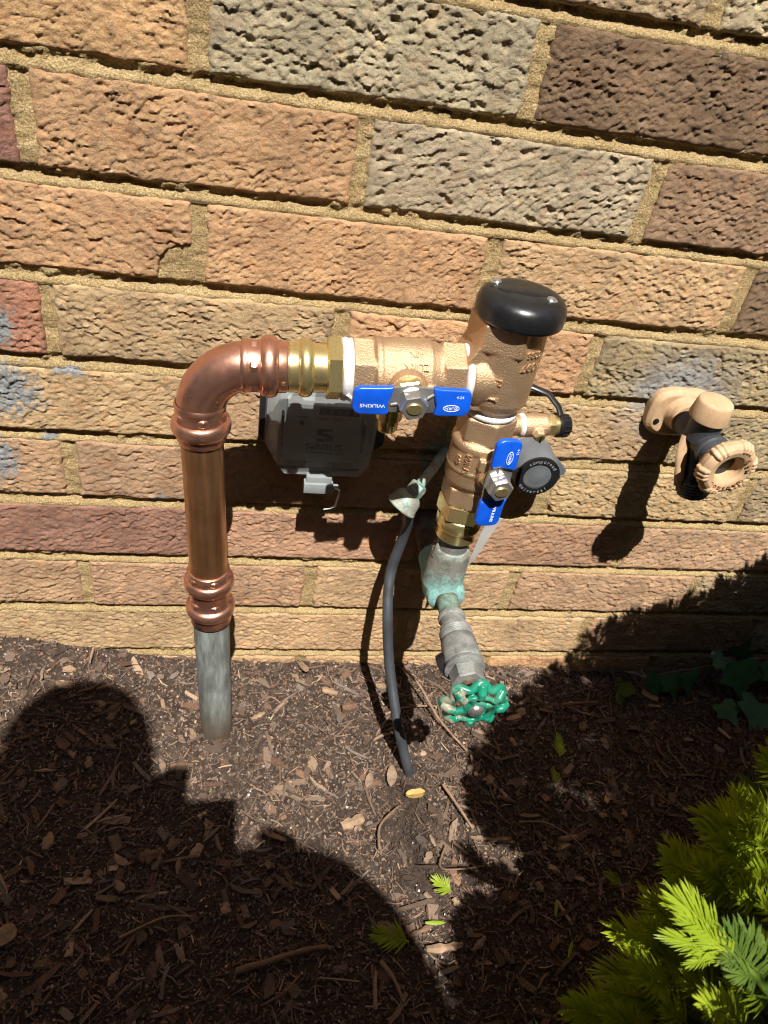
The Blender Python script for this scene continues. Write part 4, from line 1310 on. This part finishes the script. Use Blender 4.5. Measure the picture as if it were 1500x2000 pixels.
stick('twig', [(60, -262, 5), (90, -252, 9), (112, -250, 5)], 1.2, M['stick'], 'pale straw like twig in shade under the square wood chip')
# loose chips that stand out, alike
proto = []
for i in range(6):
    o = piece('wood_chip', 0, 0, random.uniform(10, 20), random.uniform(4, 8), random.uniform(1.5, 3), 0, [M['chip_brown'], M['chip_tan'], M['dry_leaf']][i % 3], None, None, lift=-zg(0, 0) + 0)
    o.data.transform(Matrix.Translation((0, 0, -GZ * .001)))
    proto.append(o.data); bpy.data.objects.remove(o)
for i in range(46):
    x, y = random.uniform(-40, 560), random.uniform(-300, -30)
    if np.hypot(x - 122, y + 86) < 24: continue
    o = link('wood_chip', proto[i % 6], None)
    o.location = V(x, y, zg(x, y) + 2.0)
    o.rotation_euler = (random.uniform(-.3, .3), random.uniform(-.3, .3), random.uniform(0, 6.28))
    s_ = random.uniform(.6, 1.15); o.scale = (s_, s_, s_)
    tag(o, 'small loose brown or tan wood chip lying on the shredded mulch', 'wood chip', 'small loose wood chips on the mulch')

# ------------------------------------------------------------------ yew
def needle(base, d, up, ln, w, droop=.12):
    """one needle: three stations and a tip, ridge along the middle -> verts, faces"""
    d = d.normalized(); s_ = d.cross(up).normalized(); n = s_.cross(d)
    vs, fs = [], []
    st_ = ((0, .45), (.35, 1.0), (.75, .85))
    for t, k in st_:
        c = base + d * ln * t - n * droop * ln * t * t
        vs += [c - s_ * w * k * .5, c + n * w * .12, c + s_ * w * k * .5]
    vs.append(base + d * ln - n * droop * ln)
    for i in range(2):
        b = i * 3
        fs += [[b, b + 1, b + 4, b + 3], [b + 1, b + 2, b + 5, b + 4]]
    fs += [[6, 7, 9], [7, 8, 9]]
    return vs, fs


def spray_geo(rs, ln=38, nl=15, nw=2.3, nn=34, fan=1.0):
    """a shoot along +x with needles in two ranks, tip needles fanned forward"""
    vs, fs = [], []
    for i in range(nn):
        t = i / (nn - 1)
        side = 1 if i % 2 else -1
        ang = math.radians((54 - 46 * t ** 1.2) * rs.uniform(.8, 1.15)) * side * fan
        el = math.radians(rs.uniform(2, 34))
        d = Vector((math.cos(ang) * math.cos(el), math.sin(ang) * math.cos(el), math.sin(el)))
        b = Vector((ln * (t * .95), side * .6, .6 * t))
        l_ = nl * rs.uniform(.75, 1.1) * (1.0 - .28 * t ** 3)
        v, f = needle(b, d, Vector((0, 0, 1)), l_, nw * rs.uniform(.8, 1.1), rs.uniform(.02, .25))
        n0 = len(vs); vs += v; fs += [[k + n0 for k in q] for q in f]
    # stem
    n0 = len(vs)
    for i in range(4):
        for k in range(4):
            a = k * math.pi / 2
            vs.append(Vector((ln * i / 3 - 2, math.cos(a) * (1.2 - .2 * i), math.sin(a) * (1.2 - .2 * i))))
    for i in range(3):
        for k in range(4):
            k2 = (k + 1) % 4
            fs.append([n0 + i * 4 + k, n0 + i * 4 + k2, n0 + i * 4 + 4 + k2, n0 + i * 4 + 4 + k])
    return vs, fs


rs = random.Random(3)
VAR = [spray_geo(rs, rs.uniform(20, 30), rs.uniform(17, 22), 1.75, 34) for _ in range(5)]


def spray_matrix(base, tip, up=(0, 0, 1), roll=0.0):
    x = (Vector(tip) - Vector(base)).normalized()
    up = Vector(up)
    y = up.cross(x)
    if y.length < 1e-3: y = Vector((0, 1, 0))
    y.normalize(); z = x.cross(y)
    Mx = Matrix((x, y, z)).transposed()
    return Mx @ Matrix.Rotation(roll, 3, 'X')


yew = thing('yew_shrub', (560, -420, -530), 'yew shrub with bright yellow green new shoots filling the lower right corner', 'shrub')


def shoot(base, tip, mat, var, w=1.0, up=(-.25, -.8, .6), roll=0.0, name='shoot'):
    base, tip = Vector(base), Vector(tip)
    v, f = VAR[var % 5]
    Mx = spray_matrix(base, tip, up, roll)
    ext = max(p.x for p in v)
    k = (tip - base).length / ext
    mb = MB(); mb.add([base + Mx @ Vector((p.x * k, p.y * k * w, p.z * k * w)) for p in v], f)
    return mb.build(name, mat, yew, sharp=70)


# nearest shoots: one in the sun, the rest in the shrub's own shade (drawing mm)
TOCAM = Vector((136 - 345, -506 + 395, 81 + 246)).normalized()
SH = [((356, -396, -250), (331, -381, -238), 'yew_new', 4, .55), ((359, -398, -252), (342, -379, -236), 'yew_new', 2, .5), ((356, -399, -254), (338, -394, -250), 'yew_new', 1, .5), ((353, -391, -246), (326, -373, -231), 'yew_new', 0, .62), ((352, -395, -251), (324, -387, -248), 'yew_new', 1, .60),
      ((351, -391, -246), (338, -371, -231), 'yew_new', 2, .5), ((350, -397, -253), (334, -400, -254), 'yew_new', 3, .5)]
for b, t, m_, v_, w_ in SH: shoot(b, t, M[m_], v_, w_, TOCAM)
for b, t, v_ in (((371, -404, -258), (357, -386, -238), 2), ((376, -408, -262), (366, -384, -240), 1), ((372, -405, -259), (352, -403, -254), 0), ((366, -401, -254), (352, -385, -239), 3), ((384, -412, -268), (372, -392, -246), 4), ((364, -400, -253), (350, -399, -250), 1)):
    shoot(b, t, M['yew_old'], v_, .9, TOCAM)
MB().tube([Vector((350, -390, -245)), Vector((369, -403, -257)), Vector((400, -425, -285)), Vector((470, -440, -380)), Vector((540, -425, -500))], [1.1, 1.4, 2.4, 4, 8], 10).build('branch', M['seedling'], yew)


SH2 = [
    ((434.6, -315.5, -299.0), (400.5, -309.7, -292.6)),
    ((443.4, -309.3, -304.8), (431.8, -296.8, -283.0)),
    ((475.5, -293.3, -291.2), (451.2, -280.9, -273.5)),
    ((409.3, -330.7, -325.9), (381.5, -322.2, -314.2)),
    ((414.0, -344.2, -308.7), (389.8, -335.0, -295.0)),
    ((432.3, -336.8, -301.9), (403.2, -327.0, -289.0)),
    ((387.2, -358.3, -351.0), (368.6, -347.5, -333.5)),
    ((384.5, -361.7, -356.0), (359.4, -354.6, -345.2)),
    ((381.9, -371.8, -353.2), (352.3, -364.5, -343.6)),
    ((369.7, -378.4, -365.2), (342.3, -373.6, -358.0)),
    ((349.1, -384.8, -371.6), (319.2, -378.8, -363.6)),
    ((379.1, -379.8, -347.8), (353.3, -374.5, -339.4)),
    ((342.6, -420.2, -246.6), (325.2, -417.2, -238.5)),
    ((375.7, -398.9, -340.0), (356.0, -391.1, -326.7)),
    ((435.9, -334.3, -289.5), (414.0, -322.0, -271.2)),
    ((432.1, -349.4, -293.3), (405.6, -343.7, -284.6)),
    ((455.6, -317.2, -294.6), (433.0, -308.2, -280.6)),
    ((403.9, -349.3, -334.5), (379.7, -343.4, -325.0)),
    ((394.8, -387.4, -336.1), (371.8, -380.0, -324.2)),
    ((360.5, -393.4, -362.3), (335.2, -386.3, -351.6)),
    ((420.7, -357.4, -298.6), (399.8, -350.6, -286.9)),
    ((401.7, -354.3, -349.6), (377.4, -350.1, -342.1)),
    ((398.2, -339.6, -356.8), (382.7, -331.8, -342.0)),
    ((431.1, -367.9, -300.3), (410.1, -359.4, -286.5)),
    ((376.9, -414.8, -294.3), (360.6, -405.9, -278.6)),
    ((390.5, -407.4, -280.9), (371.7, -399.9, -267.6)),
    ((399.6, -394.0, -277.6), (382.7, -385.2, -262.0)),
]

for i, (b, t) in enumerate(SH2):
    b, t = Vector(b), Vector(t)
    tc_ = (Vector(CAM) - b).normalized()
    for q in range(2):
        e_ = Vector([random.gauss(0, 7) for _ in range(3)]) + tc_ * -14 * (q + 1)
        b2 = b + e_ + (b - t) * .15; shoot(b2, b2 + (t - b) * 1.05 + Vector([random.gauss(0, 7) for _ in range(3)]), M['yew_mid'], i + q + 1, 1.0, tc_ + Vector((random.gauss(0, .3), 0, .5)), random.uniform(-.6, .6))
    shoot(b, b + (t - b) * 1.12, M['yew_mid'] if i not in (12, 24, 25, 26) else M['yew_new'], i, 1.05, tc_ + Vector((0, 0, .5)), random.uniform(-.4, .4))


def in_view(P, pad=0):
    v = np.asarray(P, float) - CAM
    d = v @ np.array(_f)
    px = 750 + 1437.52 * (v @ np.array(_r2)) / np.maximum(d, 1); py = 1000 - 1437.52 * (v @ np.array(_u2)) / np.maximum(d, 1)
    return (d > 15) & (px > -pad) & (px < 1500 + pad) & (py > -pad) & (py < 2000 + pad), px, py, d


# outline of the shrub's shade, in sun coordinates: u along the wall, w height where the ray meets the wall plane
EDGE = [(671, -357), (661, -382), (641, -393), (617, -418), (607, -434), (574, -443), (538, -462), (521, -476), (505, -501), (500, -535), (473, -551), (454, -593),
        (428, -615), (398, -664), (376, -715), (361, -756), (350, -831), (357, -851), (352, -896), (352, -945), (333, -975), (321, -984), (324, -1007), (319, -1025), (305, -1064), (300, -1200), (290, -1700)]
ew = np.array([p[1] for p in EDGE][::-1], float); eu = np.array([p[0] for p in EDGE][::-1], float)


def edge_u(w):
    e = np.interp(w, ew, eu)
    e = np.where(w > -357, 671 + (w + 357) * 1.1, e)
    return np.where((w < -850) & (w > -955), np.maximum(e, 383), e)


N0 = 150000
P = np.stack([rng.uniform(300, 1050, N0), rng.uniform(-980, -250, N0), rng.uniform(-525, 640, N0)], -1)
u_ = P[:, 0] - .02 * P[:, 1]; w_ = P[:, 2] + 1.72 * P[:, 1]
ok = u_ > edge_u(w_) + 20
ok &= u_ > edge_u(w_ + 34) + 14
ok &= ~((P[:, 0] < 540) & (P[:, 1] > -560) & (P[:, 2] > -270))
ok &= P[:, 2] < 640 - (P[:, 0] - 540) ** 2 / 700
iv, px, py, dd = in_view(P, 90)
hed = np.interp(py, [1480, 1560, 1610, 1690, 1760, 1830, 1890, 1990, 2100], [1540, 1480, 1420, 1370, 1345, 1310, 1260, 1190, 1150])
inb = (py > 1470) & (px > hed + 25) & (dd > 440) & (dd < 620)
thin = (u_ > np.interp(w_, [-1040, -1016, -969, -930, -868, -826, -794], [326, 326, 359, 375, 387, 406, 437]) + 26) & (u_ < np.interp(w_, [-1040, -1016, -969, -930, -868, -826, -794], [326, 326, 359, 375, 387, 406, 437]) + 72) & (w_ > -1040) & (w_ < -790) & ~inb
keep = ok & (~iv | inb) & (~thin | (rng.uniform(0, 1, N0) < .12))
P = P[keep]; iv = iv[keep]
sel = rng.permutation(len(P))[:13500]
P = P[sel]; iv = iv[sel]
rs = random.Random(11)
BV = []
CV = []
for i in range(4):
    vs, fs = [], []
    for j in range(18):
        t = j / 17; side = 1 if j % 2 else -1
        ang = math.radians(60 - 48 * t) * side * rs.uniform(.8, 1.2); el = rs.uniform(-.3, .6)
        d = np.array([math.cos(ang) * math.cos(el), math.sin(ang) * math.cos(el), math.sin(el)])
        sd_ = np.array([-d[1], d[0], 0]) / math.hypot(d[0], d[1])
        b0 = np.array([34 * t, 0, 0]); ln_ = rs.uniform(17, 25); nw_ = rs.uniform(3.2, 4.6)
        k = len(vs)
        vs += [b0, b0 + d * ln_ * .45 + sd_ * nw_ / 2, b0 + d * ln_, b0 + d * ln_ * .45 - sd_ * nw_ / 2 + np.array([0, 0, .8])]
        fs += [[k, k + 1, k + 2], [k, k + 2, k + 3]]
    CV.append((np.array(vs), np.array(fs)))
for i in range(4):
    v, f = spray_geo(rs, rs.uniform(30, 42), rs.uniform(14, 19), 2.6, 24)
    tri = []
    for q in f:
        tri.append([q[0], q[1], q[2]])
        if len(q) == 4: tri.append([q[0], q[2], q[3]])
    BV.append((np.array([tuple(p) for p in v]), np.array(tri)))
Vs, Fs, n0 = [], [], 0
CT = np.array([620., -620., -150.])


def add_spray(c, d, k, up, lib=None):
    global n0
    v, f = (lib or BV)[k % 4]
    Mx = np.array(spray_matrix((0, 0, 0), tuple(d), tuple(up), rng.uniform(-.6, .6)))
    Vs.append((v - np.array([18, 0, 0])) @ Mx.T + c); Fs.append(f + n0); n0 += len(v)


for i, p in enumerate(P):
    d = (p - CT) * np.array([1, 1, .7]) / 300 + rng.normal(0, .5, 3) + np.array([-.2, .1, .5])
    add_spray(p, d / np.linalg.norm(d), i, rng.normal(0, .5, 3) + np.array([0, -.7, .7]), CV)
# the outer tips that draw the edge of the shade
for (u0, w0), (u1, w1) in zip(EDGE[:-3], EDGE[1:-2]):
    n = max(1, int(math.hypot(u1 - u0, w1 - w0) / 11))
    for k in range(n):
        t = (k + rng.uniform(0, 1)) / n
        uu, ww = u0 + (u1 - u0) * t, w0 + (w1 - w0) * t
        if -955 < ww < -850: continue
        for dep_ in range(120, 760, 20):
            q = np.array([uu - .02 * dep_ + 14, -float(dep_), ww + 1.72 * dep_ - 14])
            if q[2] < -500: continue
            if not in_view(q[None], 110)[0][0] and not in_view((q + np.array([-14, 0, 20]))[None], 60)[0][0]: break
        d = np.array([-.75, .25, .9]) + rng.normal(0, .25, 3)
        add_spray(q, d / np.linalg.norm(d), k, (0, -.5, .9))
        for m_ in range(2):
            add_spray(q + np.array([22., -8, -14]) * (m_ + 1) + rng.normal(0, 6, 3), d / np.linalg.norm(d) + rng.normal(0, .3, 3), k + m_, (0, -.5, .9))
Vb = np.concatenate(Vs); Fb = np.concatenate(Fs)
me = np_mesh('foliage', (Vb + np.array([0, 0, GZ])) * .001 - np.array(ORG[yew.name]), Fb, True)
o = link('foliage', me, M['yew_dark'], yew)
o['kind'] = 'stuff'
mb = MB()
for k in range(16):
    e = Vector((random.uniform(420, 850), random.uniform(-850, -420), random.uniform(-250, 180)))
    if in_view(np.array([tuple(e)]), 60)[0][0]: continue
    uu = e.x - .02 * e.y; ww = e.z + 1.72 * e.y
    if uu < float(edge_u(np.array([ww]))[0]) + 40: continue
    s0 = Vector((650 + random.uniform(-50, 50), -640 + random.uniform(-50, 50), -540))
    mid = s0.lerp(e, .5) + Vector((0, 0, -40))
    mb.tube(spline([s0, mid, e], 5), [9, 8.5, 8, 7.5, 7, 6, 5.5, 5, 4, 3, 2], 8)
mb.build('stem', M['twig'], yew)

# fallen yew tips and seedlings


def fallen(name, base, tip, mat, var, w, label, cat, h=6):
    b = Vector((base[0], base[1], zg(*base) + h)); t = Vector((tip[0], tip[1], zg(*tip) + h + 3))
    v, f = VAR[var % 5]
    k = (t - b).length / max(p.x for p in v)
    Mx = spray_matrix(b, t, (0, -.3, 1))
    mb = MB(); mb.add([b + Mx @ Vector((p.x * k, p.y * k * w, p.z * k * w)) for p in v], f)
    return tag(mb.build(name, mat, None, sharp=70), label, cat)


fallen('yew_sprig', (318, -244), (301, -233), M['yew_new'], 0, .9, 'tiny bright green yew sprig lying in the sunlit wedge of mulch', 'sprig', 8)
fallen('yew_sprig', (276, -280), (245, -272), M['yew_mid'], 1, 1.0, 'fallen green yew tip in the shadow left of the sunlit wedge', 'sprig', 7)
fallen('yew_sprig', (453, -124), (458, -98), M['yew_mid'], 2, .7, 'small upright green sprout in the shade right of the hand wheel', 'sprig', 12)
fallen('yew_sprig', (444, -150), (441, -134), M['yew_mid'], 3, .7, 'tiny green sprout in shade below a taller one', 'sprig', 8)
fallen('yew_sprig', (470, -246), (455, -236), M['yew_mid'], 4, .9, 'small green yew sprig in shade beside the shrub', 'sprig', 8)


def one_needle(x, y, dx, dy, label, mat='yew_new'):
    v, f = needle(Vector((x, y, zg(x, y) + 7)), Vector((dx, dy, .1)), Vector((0, -.3, 1)), math.hypot(dx, dy), 3.0, .05)
    n = len(v); mb = MB(); mb.add(v + [p + Vector((0, 0, -.4)) for p in v], f + [[i + n for i in q[::-1]] for q in f])
    return tag(mb.build('yew_needle', M[mat], None), label, 'needle')


one_needle(293, -267, 17, -1, 'single yellow green needle lying above a red brown bark sliver')
one_needle(404, -268, 6, 14, 'single green needle in shade left of the shrub, the upper of two', 'yew_mid')
one_needle(404, -300, 8, 12, 'single green needle in shade left of the shrub, the lower of two', 'yew_mid')


def leaf_poly(kind, s):
    if kind == 'ivy':
        base = [(0, 0), (.28, -.10), (.52, .02), (.46, .26), (.62, .40), (.40, .52), (.22, .58), (.10, .86), (0, 1.08), (-.10, .86), (-.22, .58), (-.40, .52), (-.62, .40), (-.46, .26), (-.52, .02), (-.28, -.10)]
    else:
        base = [(0, 0), (.22, .12), (.40, .36), (.38, .62), (.20, .86), (0, 1.0), (-.20, .86), (-.38, .62), (-.40, .36), (-.22, .12)]
    return [(a * s, b * s) for a, b in base]


def leaf(name, c, dirv, nrm, s, kind, mat, par, fold=.18):
    Y_ = Vector(dirv).normalized(); X_ = Y_.cross(Vector(nrm)).normalized(); N_ = X_.cross(Y_)
    if N_.dot(Vector(nrm)) < 0: N_ = -N_
    pts = leaf_poly(kind, s)
    mid = [Vector(c) + Y_ * (s * t) - N_ * (.10 * s * t * t) for t in (.12, .4, .7)]
    vs = [Vector(c) + X_ * a + Y_ * b + N_ * (abs(a) * fold - .10 * b * b / s) for a, b in pts]
    n = len(vs); vs += mid
    fs = []
    for i in range(n):
        j = (i + 1) % n
        bb = (pts[i][1] + pts[j][1]) / 2 / s
        m = n + (0 if bb < .25 else (1 if bb < .6 else 2))
        fs.append([i, j, m])
    # close gaps between ribs
    fs += [[0, n, n + 1], ] if False else []
    for i in range(n):
        j = (i + 1) % n; k = (i + 2) % n
        b1 = (pts[i][1] + pts[j][1]) / 2 / s; b2 = (pts[j][1] + pts[k][1]) / 2 / s
        m1 = 0 if b1 < .25 else (1 if b1 < .6 else 2); m2 = 0 if b2 < .25 else (1 if b2 < .6 else 2)
        if m1 != m2: fs.append([j, n + m2, n + m1])
    mb = MB(); mb.add(vs, fs)
    return mb.build(name, mat, par, sharp=80)


ivy = thing('ivy', (680, -30, -545), 'dark green ivy with lobed leaves in deep shade at the foot of the wall', 'ivy')
for c, d, n_, s in (((600, -30, -515), (-.1, -.5, -.8), (-.2, -.8, .6), 30), ((612, -32, -517), (.35, -.6, -.7), (.1, -.8, .6), 26), ((636, -28, -514), (.2, -.5, -.8), (.3, -.8, .5), 28),
                    ((664, -22, -500), (.9, -.2, .2), (-.1, -.3, .9), 22), ((692, -26, -500), (.15, -.7, -.7), (-.1, -.75, .65), 44), ((688, -20, -496), (.2, -.1, .9), (0, -.8, .5), 30),
                    ((745, -18, -505), (.3, -.6, -.6), (0, -.8, .6), 38), ((715, -60, -528), (-.5, -.8, -.2), (0, -.4, .9), 46), ((760, -50, -520), (.2, -.9, -.2), (.1, -.4, .9), 40), ((670, -58, -532), (.3, -.9, -.1), (0, -.3, .9), 30)):
    leaf('leaf', c, d, n_, s, 'ivy', M['ivy'], ivy)
MB().tube(spline([Vector((590, -24, -530)), Vector((630, -20, -522)), Vector((690, -18, -515)), Vector((780, -22, -520))], 6), 1.3, 8).build('stem', M['twig'], ivy)
sd = thing('seedling', (551, -42, -540), 'yellow green seedling with three small leaves in shade left of the ivy', 'seedling')
MB().tube([Vector((552, -46, -545)), Vector((548, -40, -528)), Vector((546, -38, -515))], .9, 8).build('stem', M['seedling'], sd)
for c, d, n_, s in (((549, -40, -527), (.8, -.3, .3), (-.1, -.7, .6), 20), ((549, -42, -529), (.25, -.7, -.5), (.3, -.6, .7), 16), ((547, -39, -518), (-.4, -.2, .8), (0, -.9, .3), 14)):
    leaf('leaf', c, d, n_, s, 'round', M['seedling'], sd)

# ------------------------------------------------------------------ the photographer, whose shadow lies on the mulch


def skin(name, verts, edges, radii, mat, parent=None, sub=2, root=0):
    me = bpy.data.meshes.new(name)
    off = ORG[parent.name] if parent is not None else Vector((0, 0, 0))
    me.from_pydata([tuple(V(*v) - off) for v in verts], edges, [])
    t = bpy.data.objects.new('tmp', me); COL.objects.link(t)
    t.modifiers.new('s', 'SKIN')
    for i, r in enumerate(radii):
        rr = r if isinstance(r, tuple) else (r, r)
        me.skin_vertices[0].data[i].radius = (rr[0] * .001, rr[1] * .001)
    me.skin_vertices[0].data[root].use_root = True
    s2 = t.modifiers.new('d', 'SUBSURF'); s2.levels = sub; s2.render_levels = sub
    dg = bpy.context.evaluated_depsgraph_get()
    m2 = bpy.data.meshes.new_from_object(t.evaluated_get(dg))
    bpy.data.objects.remove(t)
    m2.name = name
    m2.polygons.foreach_set('use_smooth', np.full(len(m2.polygons), True, dtype=bool))
    m2.materials.clear()
    return link(name, m2, mat, parent)


skin_m = m_simple('skin', (.50, .29, .21), .55, 0, .06)
shirt_m = m_simple('navy_shirt', (.03, .035, .05), .85, 0, .15, 40, 900, .3, .0006)
jean_m = m_simple('dark_trousers', (.03, .032, .04), .85, 0, .15, 40, 900, .3, .0006)
hair_m = m_simple('dark_hair', (.03, .02, .014), .6, 0, .2)
pv = [(0, -1120, -20), (0, -1080, 110), (5, -990, 270), (8, -860, 400), (2, -810, 470), (-6, -790, 530), (-12, -785, 585), (-12, -785, 640), (-12, -790, 685),
      (-135, -850, 420), (-190, -800, 240), (-70, -690, 190), (62, -630, 220),
      (205, -830, 430), (250, -810, 235), (230, -710, 150), (183, -625, 140),
      (-95, -1110, -60), (-150, -870, -470), (-150, -1260, -500), (95, -1110, -60), (150, -880, -470), (150, -1270, -500), (-150, -1340, -515), (150, -1350, -515)]
pe = [(0, 1), (1, 2), (2, 3), (3, 4), (4, 5), (5, 6), (6, 7), (7, 8), (3, 9), (9, 10), (10, 11), (11, 12), (3, 13), (13, 14), (14, 15), (15, 16), (0, 17), (17, 18), (18, 19), (19, 23), (0, 20), (20, 21), (21, 22), (22, 24)]
pr_ = [(150, 110), (140, 105), (155, 110), (120, 85), 62, 58, (74, 88), (76, 92), (52, 60), 68, 48, 36, 28, 68, 48, 38, 30, 95, 66, 48, 95, 66, 48, 36, 36]
person = skin('person', pv, pe, pr_, skin_m)
tag(person, 'kneeling photographer in dark clothes whose shadow covers the mulch at lower left', 'person')
ORG['person'] = Vector((0, 0, 0))
skin('shirt', [pv[i] for i in (0, 1, 2, 3, 4, 9, 10, 13, 14)], [(0, 1), (1, 2), (2, 3), (3, 4), (3, 5), (5, 6), (3, 7), (7, 8)], [(160, 120), (150, 115), (165, 120), (130, 95), 66, 76, 62, 76, 62], shirt_m, person)
skin('trousers', [pv[i] for i in (0, 17, 18, 19, 20, 21, 22)], [(0, 1), (1, 2), (2, 3), (0, 4), (4, 5), (5, 6)], [(160, 118), 104, 76, 58, 104, 76, 58], jean_m, person)
skin('hair', [(-12, -815, 615), (-12, -828, 660), (-12, -800, 700)], [(0, 1), (1, 2)], [(72, 70), (82, 84), (62, 70)], hair_m, person)
# fingers round the phone
for (wx, wy, wz, sx_) in ((183, -625, 140, 1), (62, -630, 220, -1)):
    for k in range(4):
        z0 = wz + (8 if sx_ > 0 else 40) - k * 18
        x0 = wx - sx_ * 4
        skin('finger', [(wx, wy + 4, wz + 10 - k * 6), (x0 + sx_ * 6, wy + 30, z0), (x0 - sx_ * 10, wy + 40, z0 + 4), (x0 - sx_ * 26, wy + 40, z0 + 4)], [(0, 1), (1, 2), (2, 3)], [12, 9, 8.5, 7.5], skin_m, person, 1)
    skin('thumb', [(wx, wy, wz), (wx - sx_ * 10, wy - 4, wz + 14), (wx - sx_ * 30, wy - 2, wz + 26)], [(0, 1), (1, 2)], [14, 11, 9], skin_m, person, 1)
ph_t = Vector((98, -607, 250)); pdn = Vector((.03, -.62, -.78)).normalized(); prt = Vector((1, .05, -.02)).normalized()
pn = prt.cross(pdn).normalized()
f = lambda a, b, d: ph_t + prt * a + pdn * b + pn * d
o = MB().prism([(-36, 0), (36, 0), (36, 147), (-36, 147)], f, -4, 4).build('smartphone', M['meter_black'], None, bev=3, seg=3)
tag(o, 'black smartphone held up by the kneeling photographer', 'phone')

# ------------------------------------------------------------------ unseen leafy screen added behind the photographer to block skylight
mb = MB()
V_, F_, n0 = [], [], 0
for (x0, y0, x1, y1) in ((-1900, -2200, 2600, -2200), (-1900, -2200, -1900, -300), (2600, -2200, 2600, -300)):
    ln_ = math.hypot(x1 - x0, y1 - y0); nu = int(ln_ / 70); nv = 34
    u, v = np.meshgrid(np.linspace(0, 1, nu), np.linspace(0, 1, nv))
    nxn, nyn = -(y1 - y0) / ln_, (x1 - x0) / ln_
    hh = 2350; prof = v * (hh + 900)
    zz = np.minimum(prof, hh); back_ = np.maximum(prof - hh, 0)
    b_ = 90 * fbm(u * ln_ / 260, prof / 260, 3, 4, .65) + 60 * fbm(u * ln_ / 90, prof / 90, 5, 2)
    x = x0 + (x1 - x0) * u + nxn * (b_ - back_); y = y0 + (y1 - y0) * u + nyn * (b_ - back_)
    z = zz - 545 + np.where(prof > hh - 60, b_ * .8, 0)
    V_.append(np.stack([x, y, z + GZ], -1).reshape(-1, 3) * .001)
    i_ = np.arange(nu * nv).reshape(nv, nu)
    F_.append(np.stack([i_[:-1, :-1], i_[:-1, 1:], i_[1:, 1:], i_[1:, :-1]], -1).reshape(-1, 4) + n0); n0 += nu * nv
t = NT('dark_sky_blocker')
t.set(base=t.ramp(t.noise(14, 5, .7, 'Geo'), [(.35, (.012, .022, .008)), (.65, (.045, .075, .022))]), rough=.8)
t.bump(t.noise(30, 5, .8, 'Geo'), 1.0, .06)
o = link('sky_blocker', np_mesh('sky_blocker', np.concatenate(V_), np.concatenate(F_), False), t.m)
tag(o, 'tall dark leafy screen added out of view behind the photographer to block skylight', 'sky_blocker', kind='stuff')
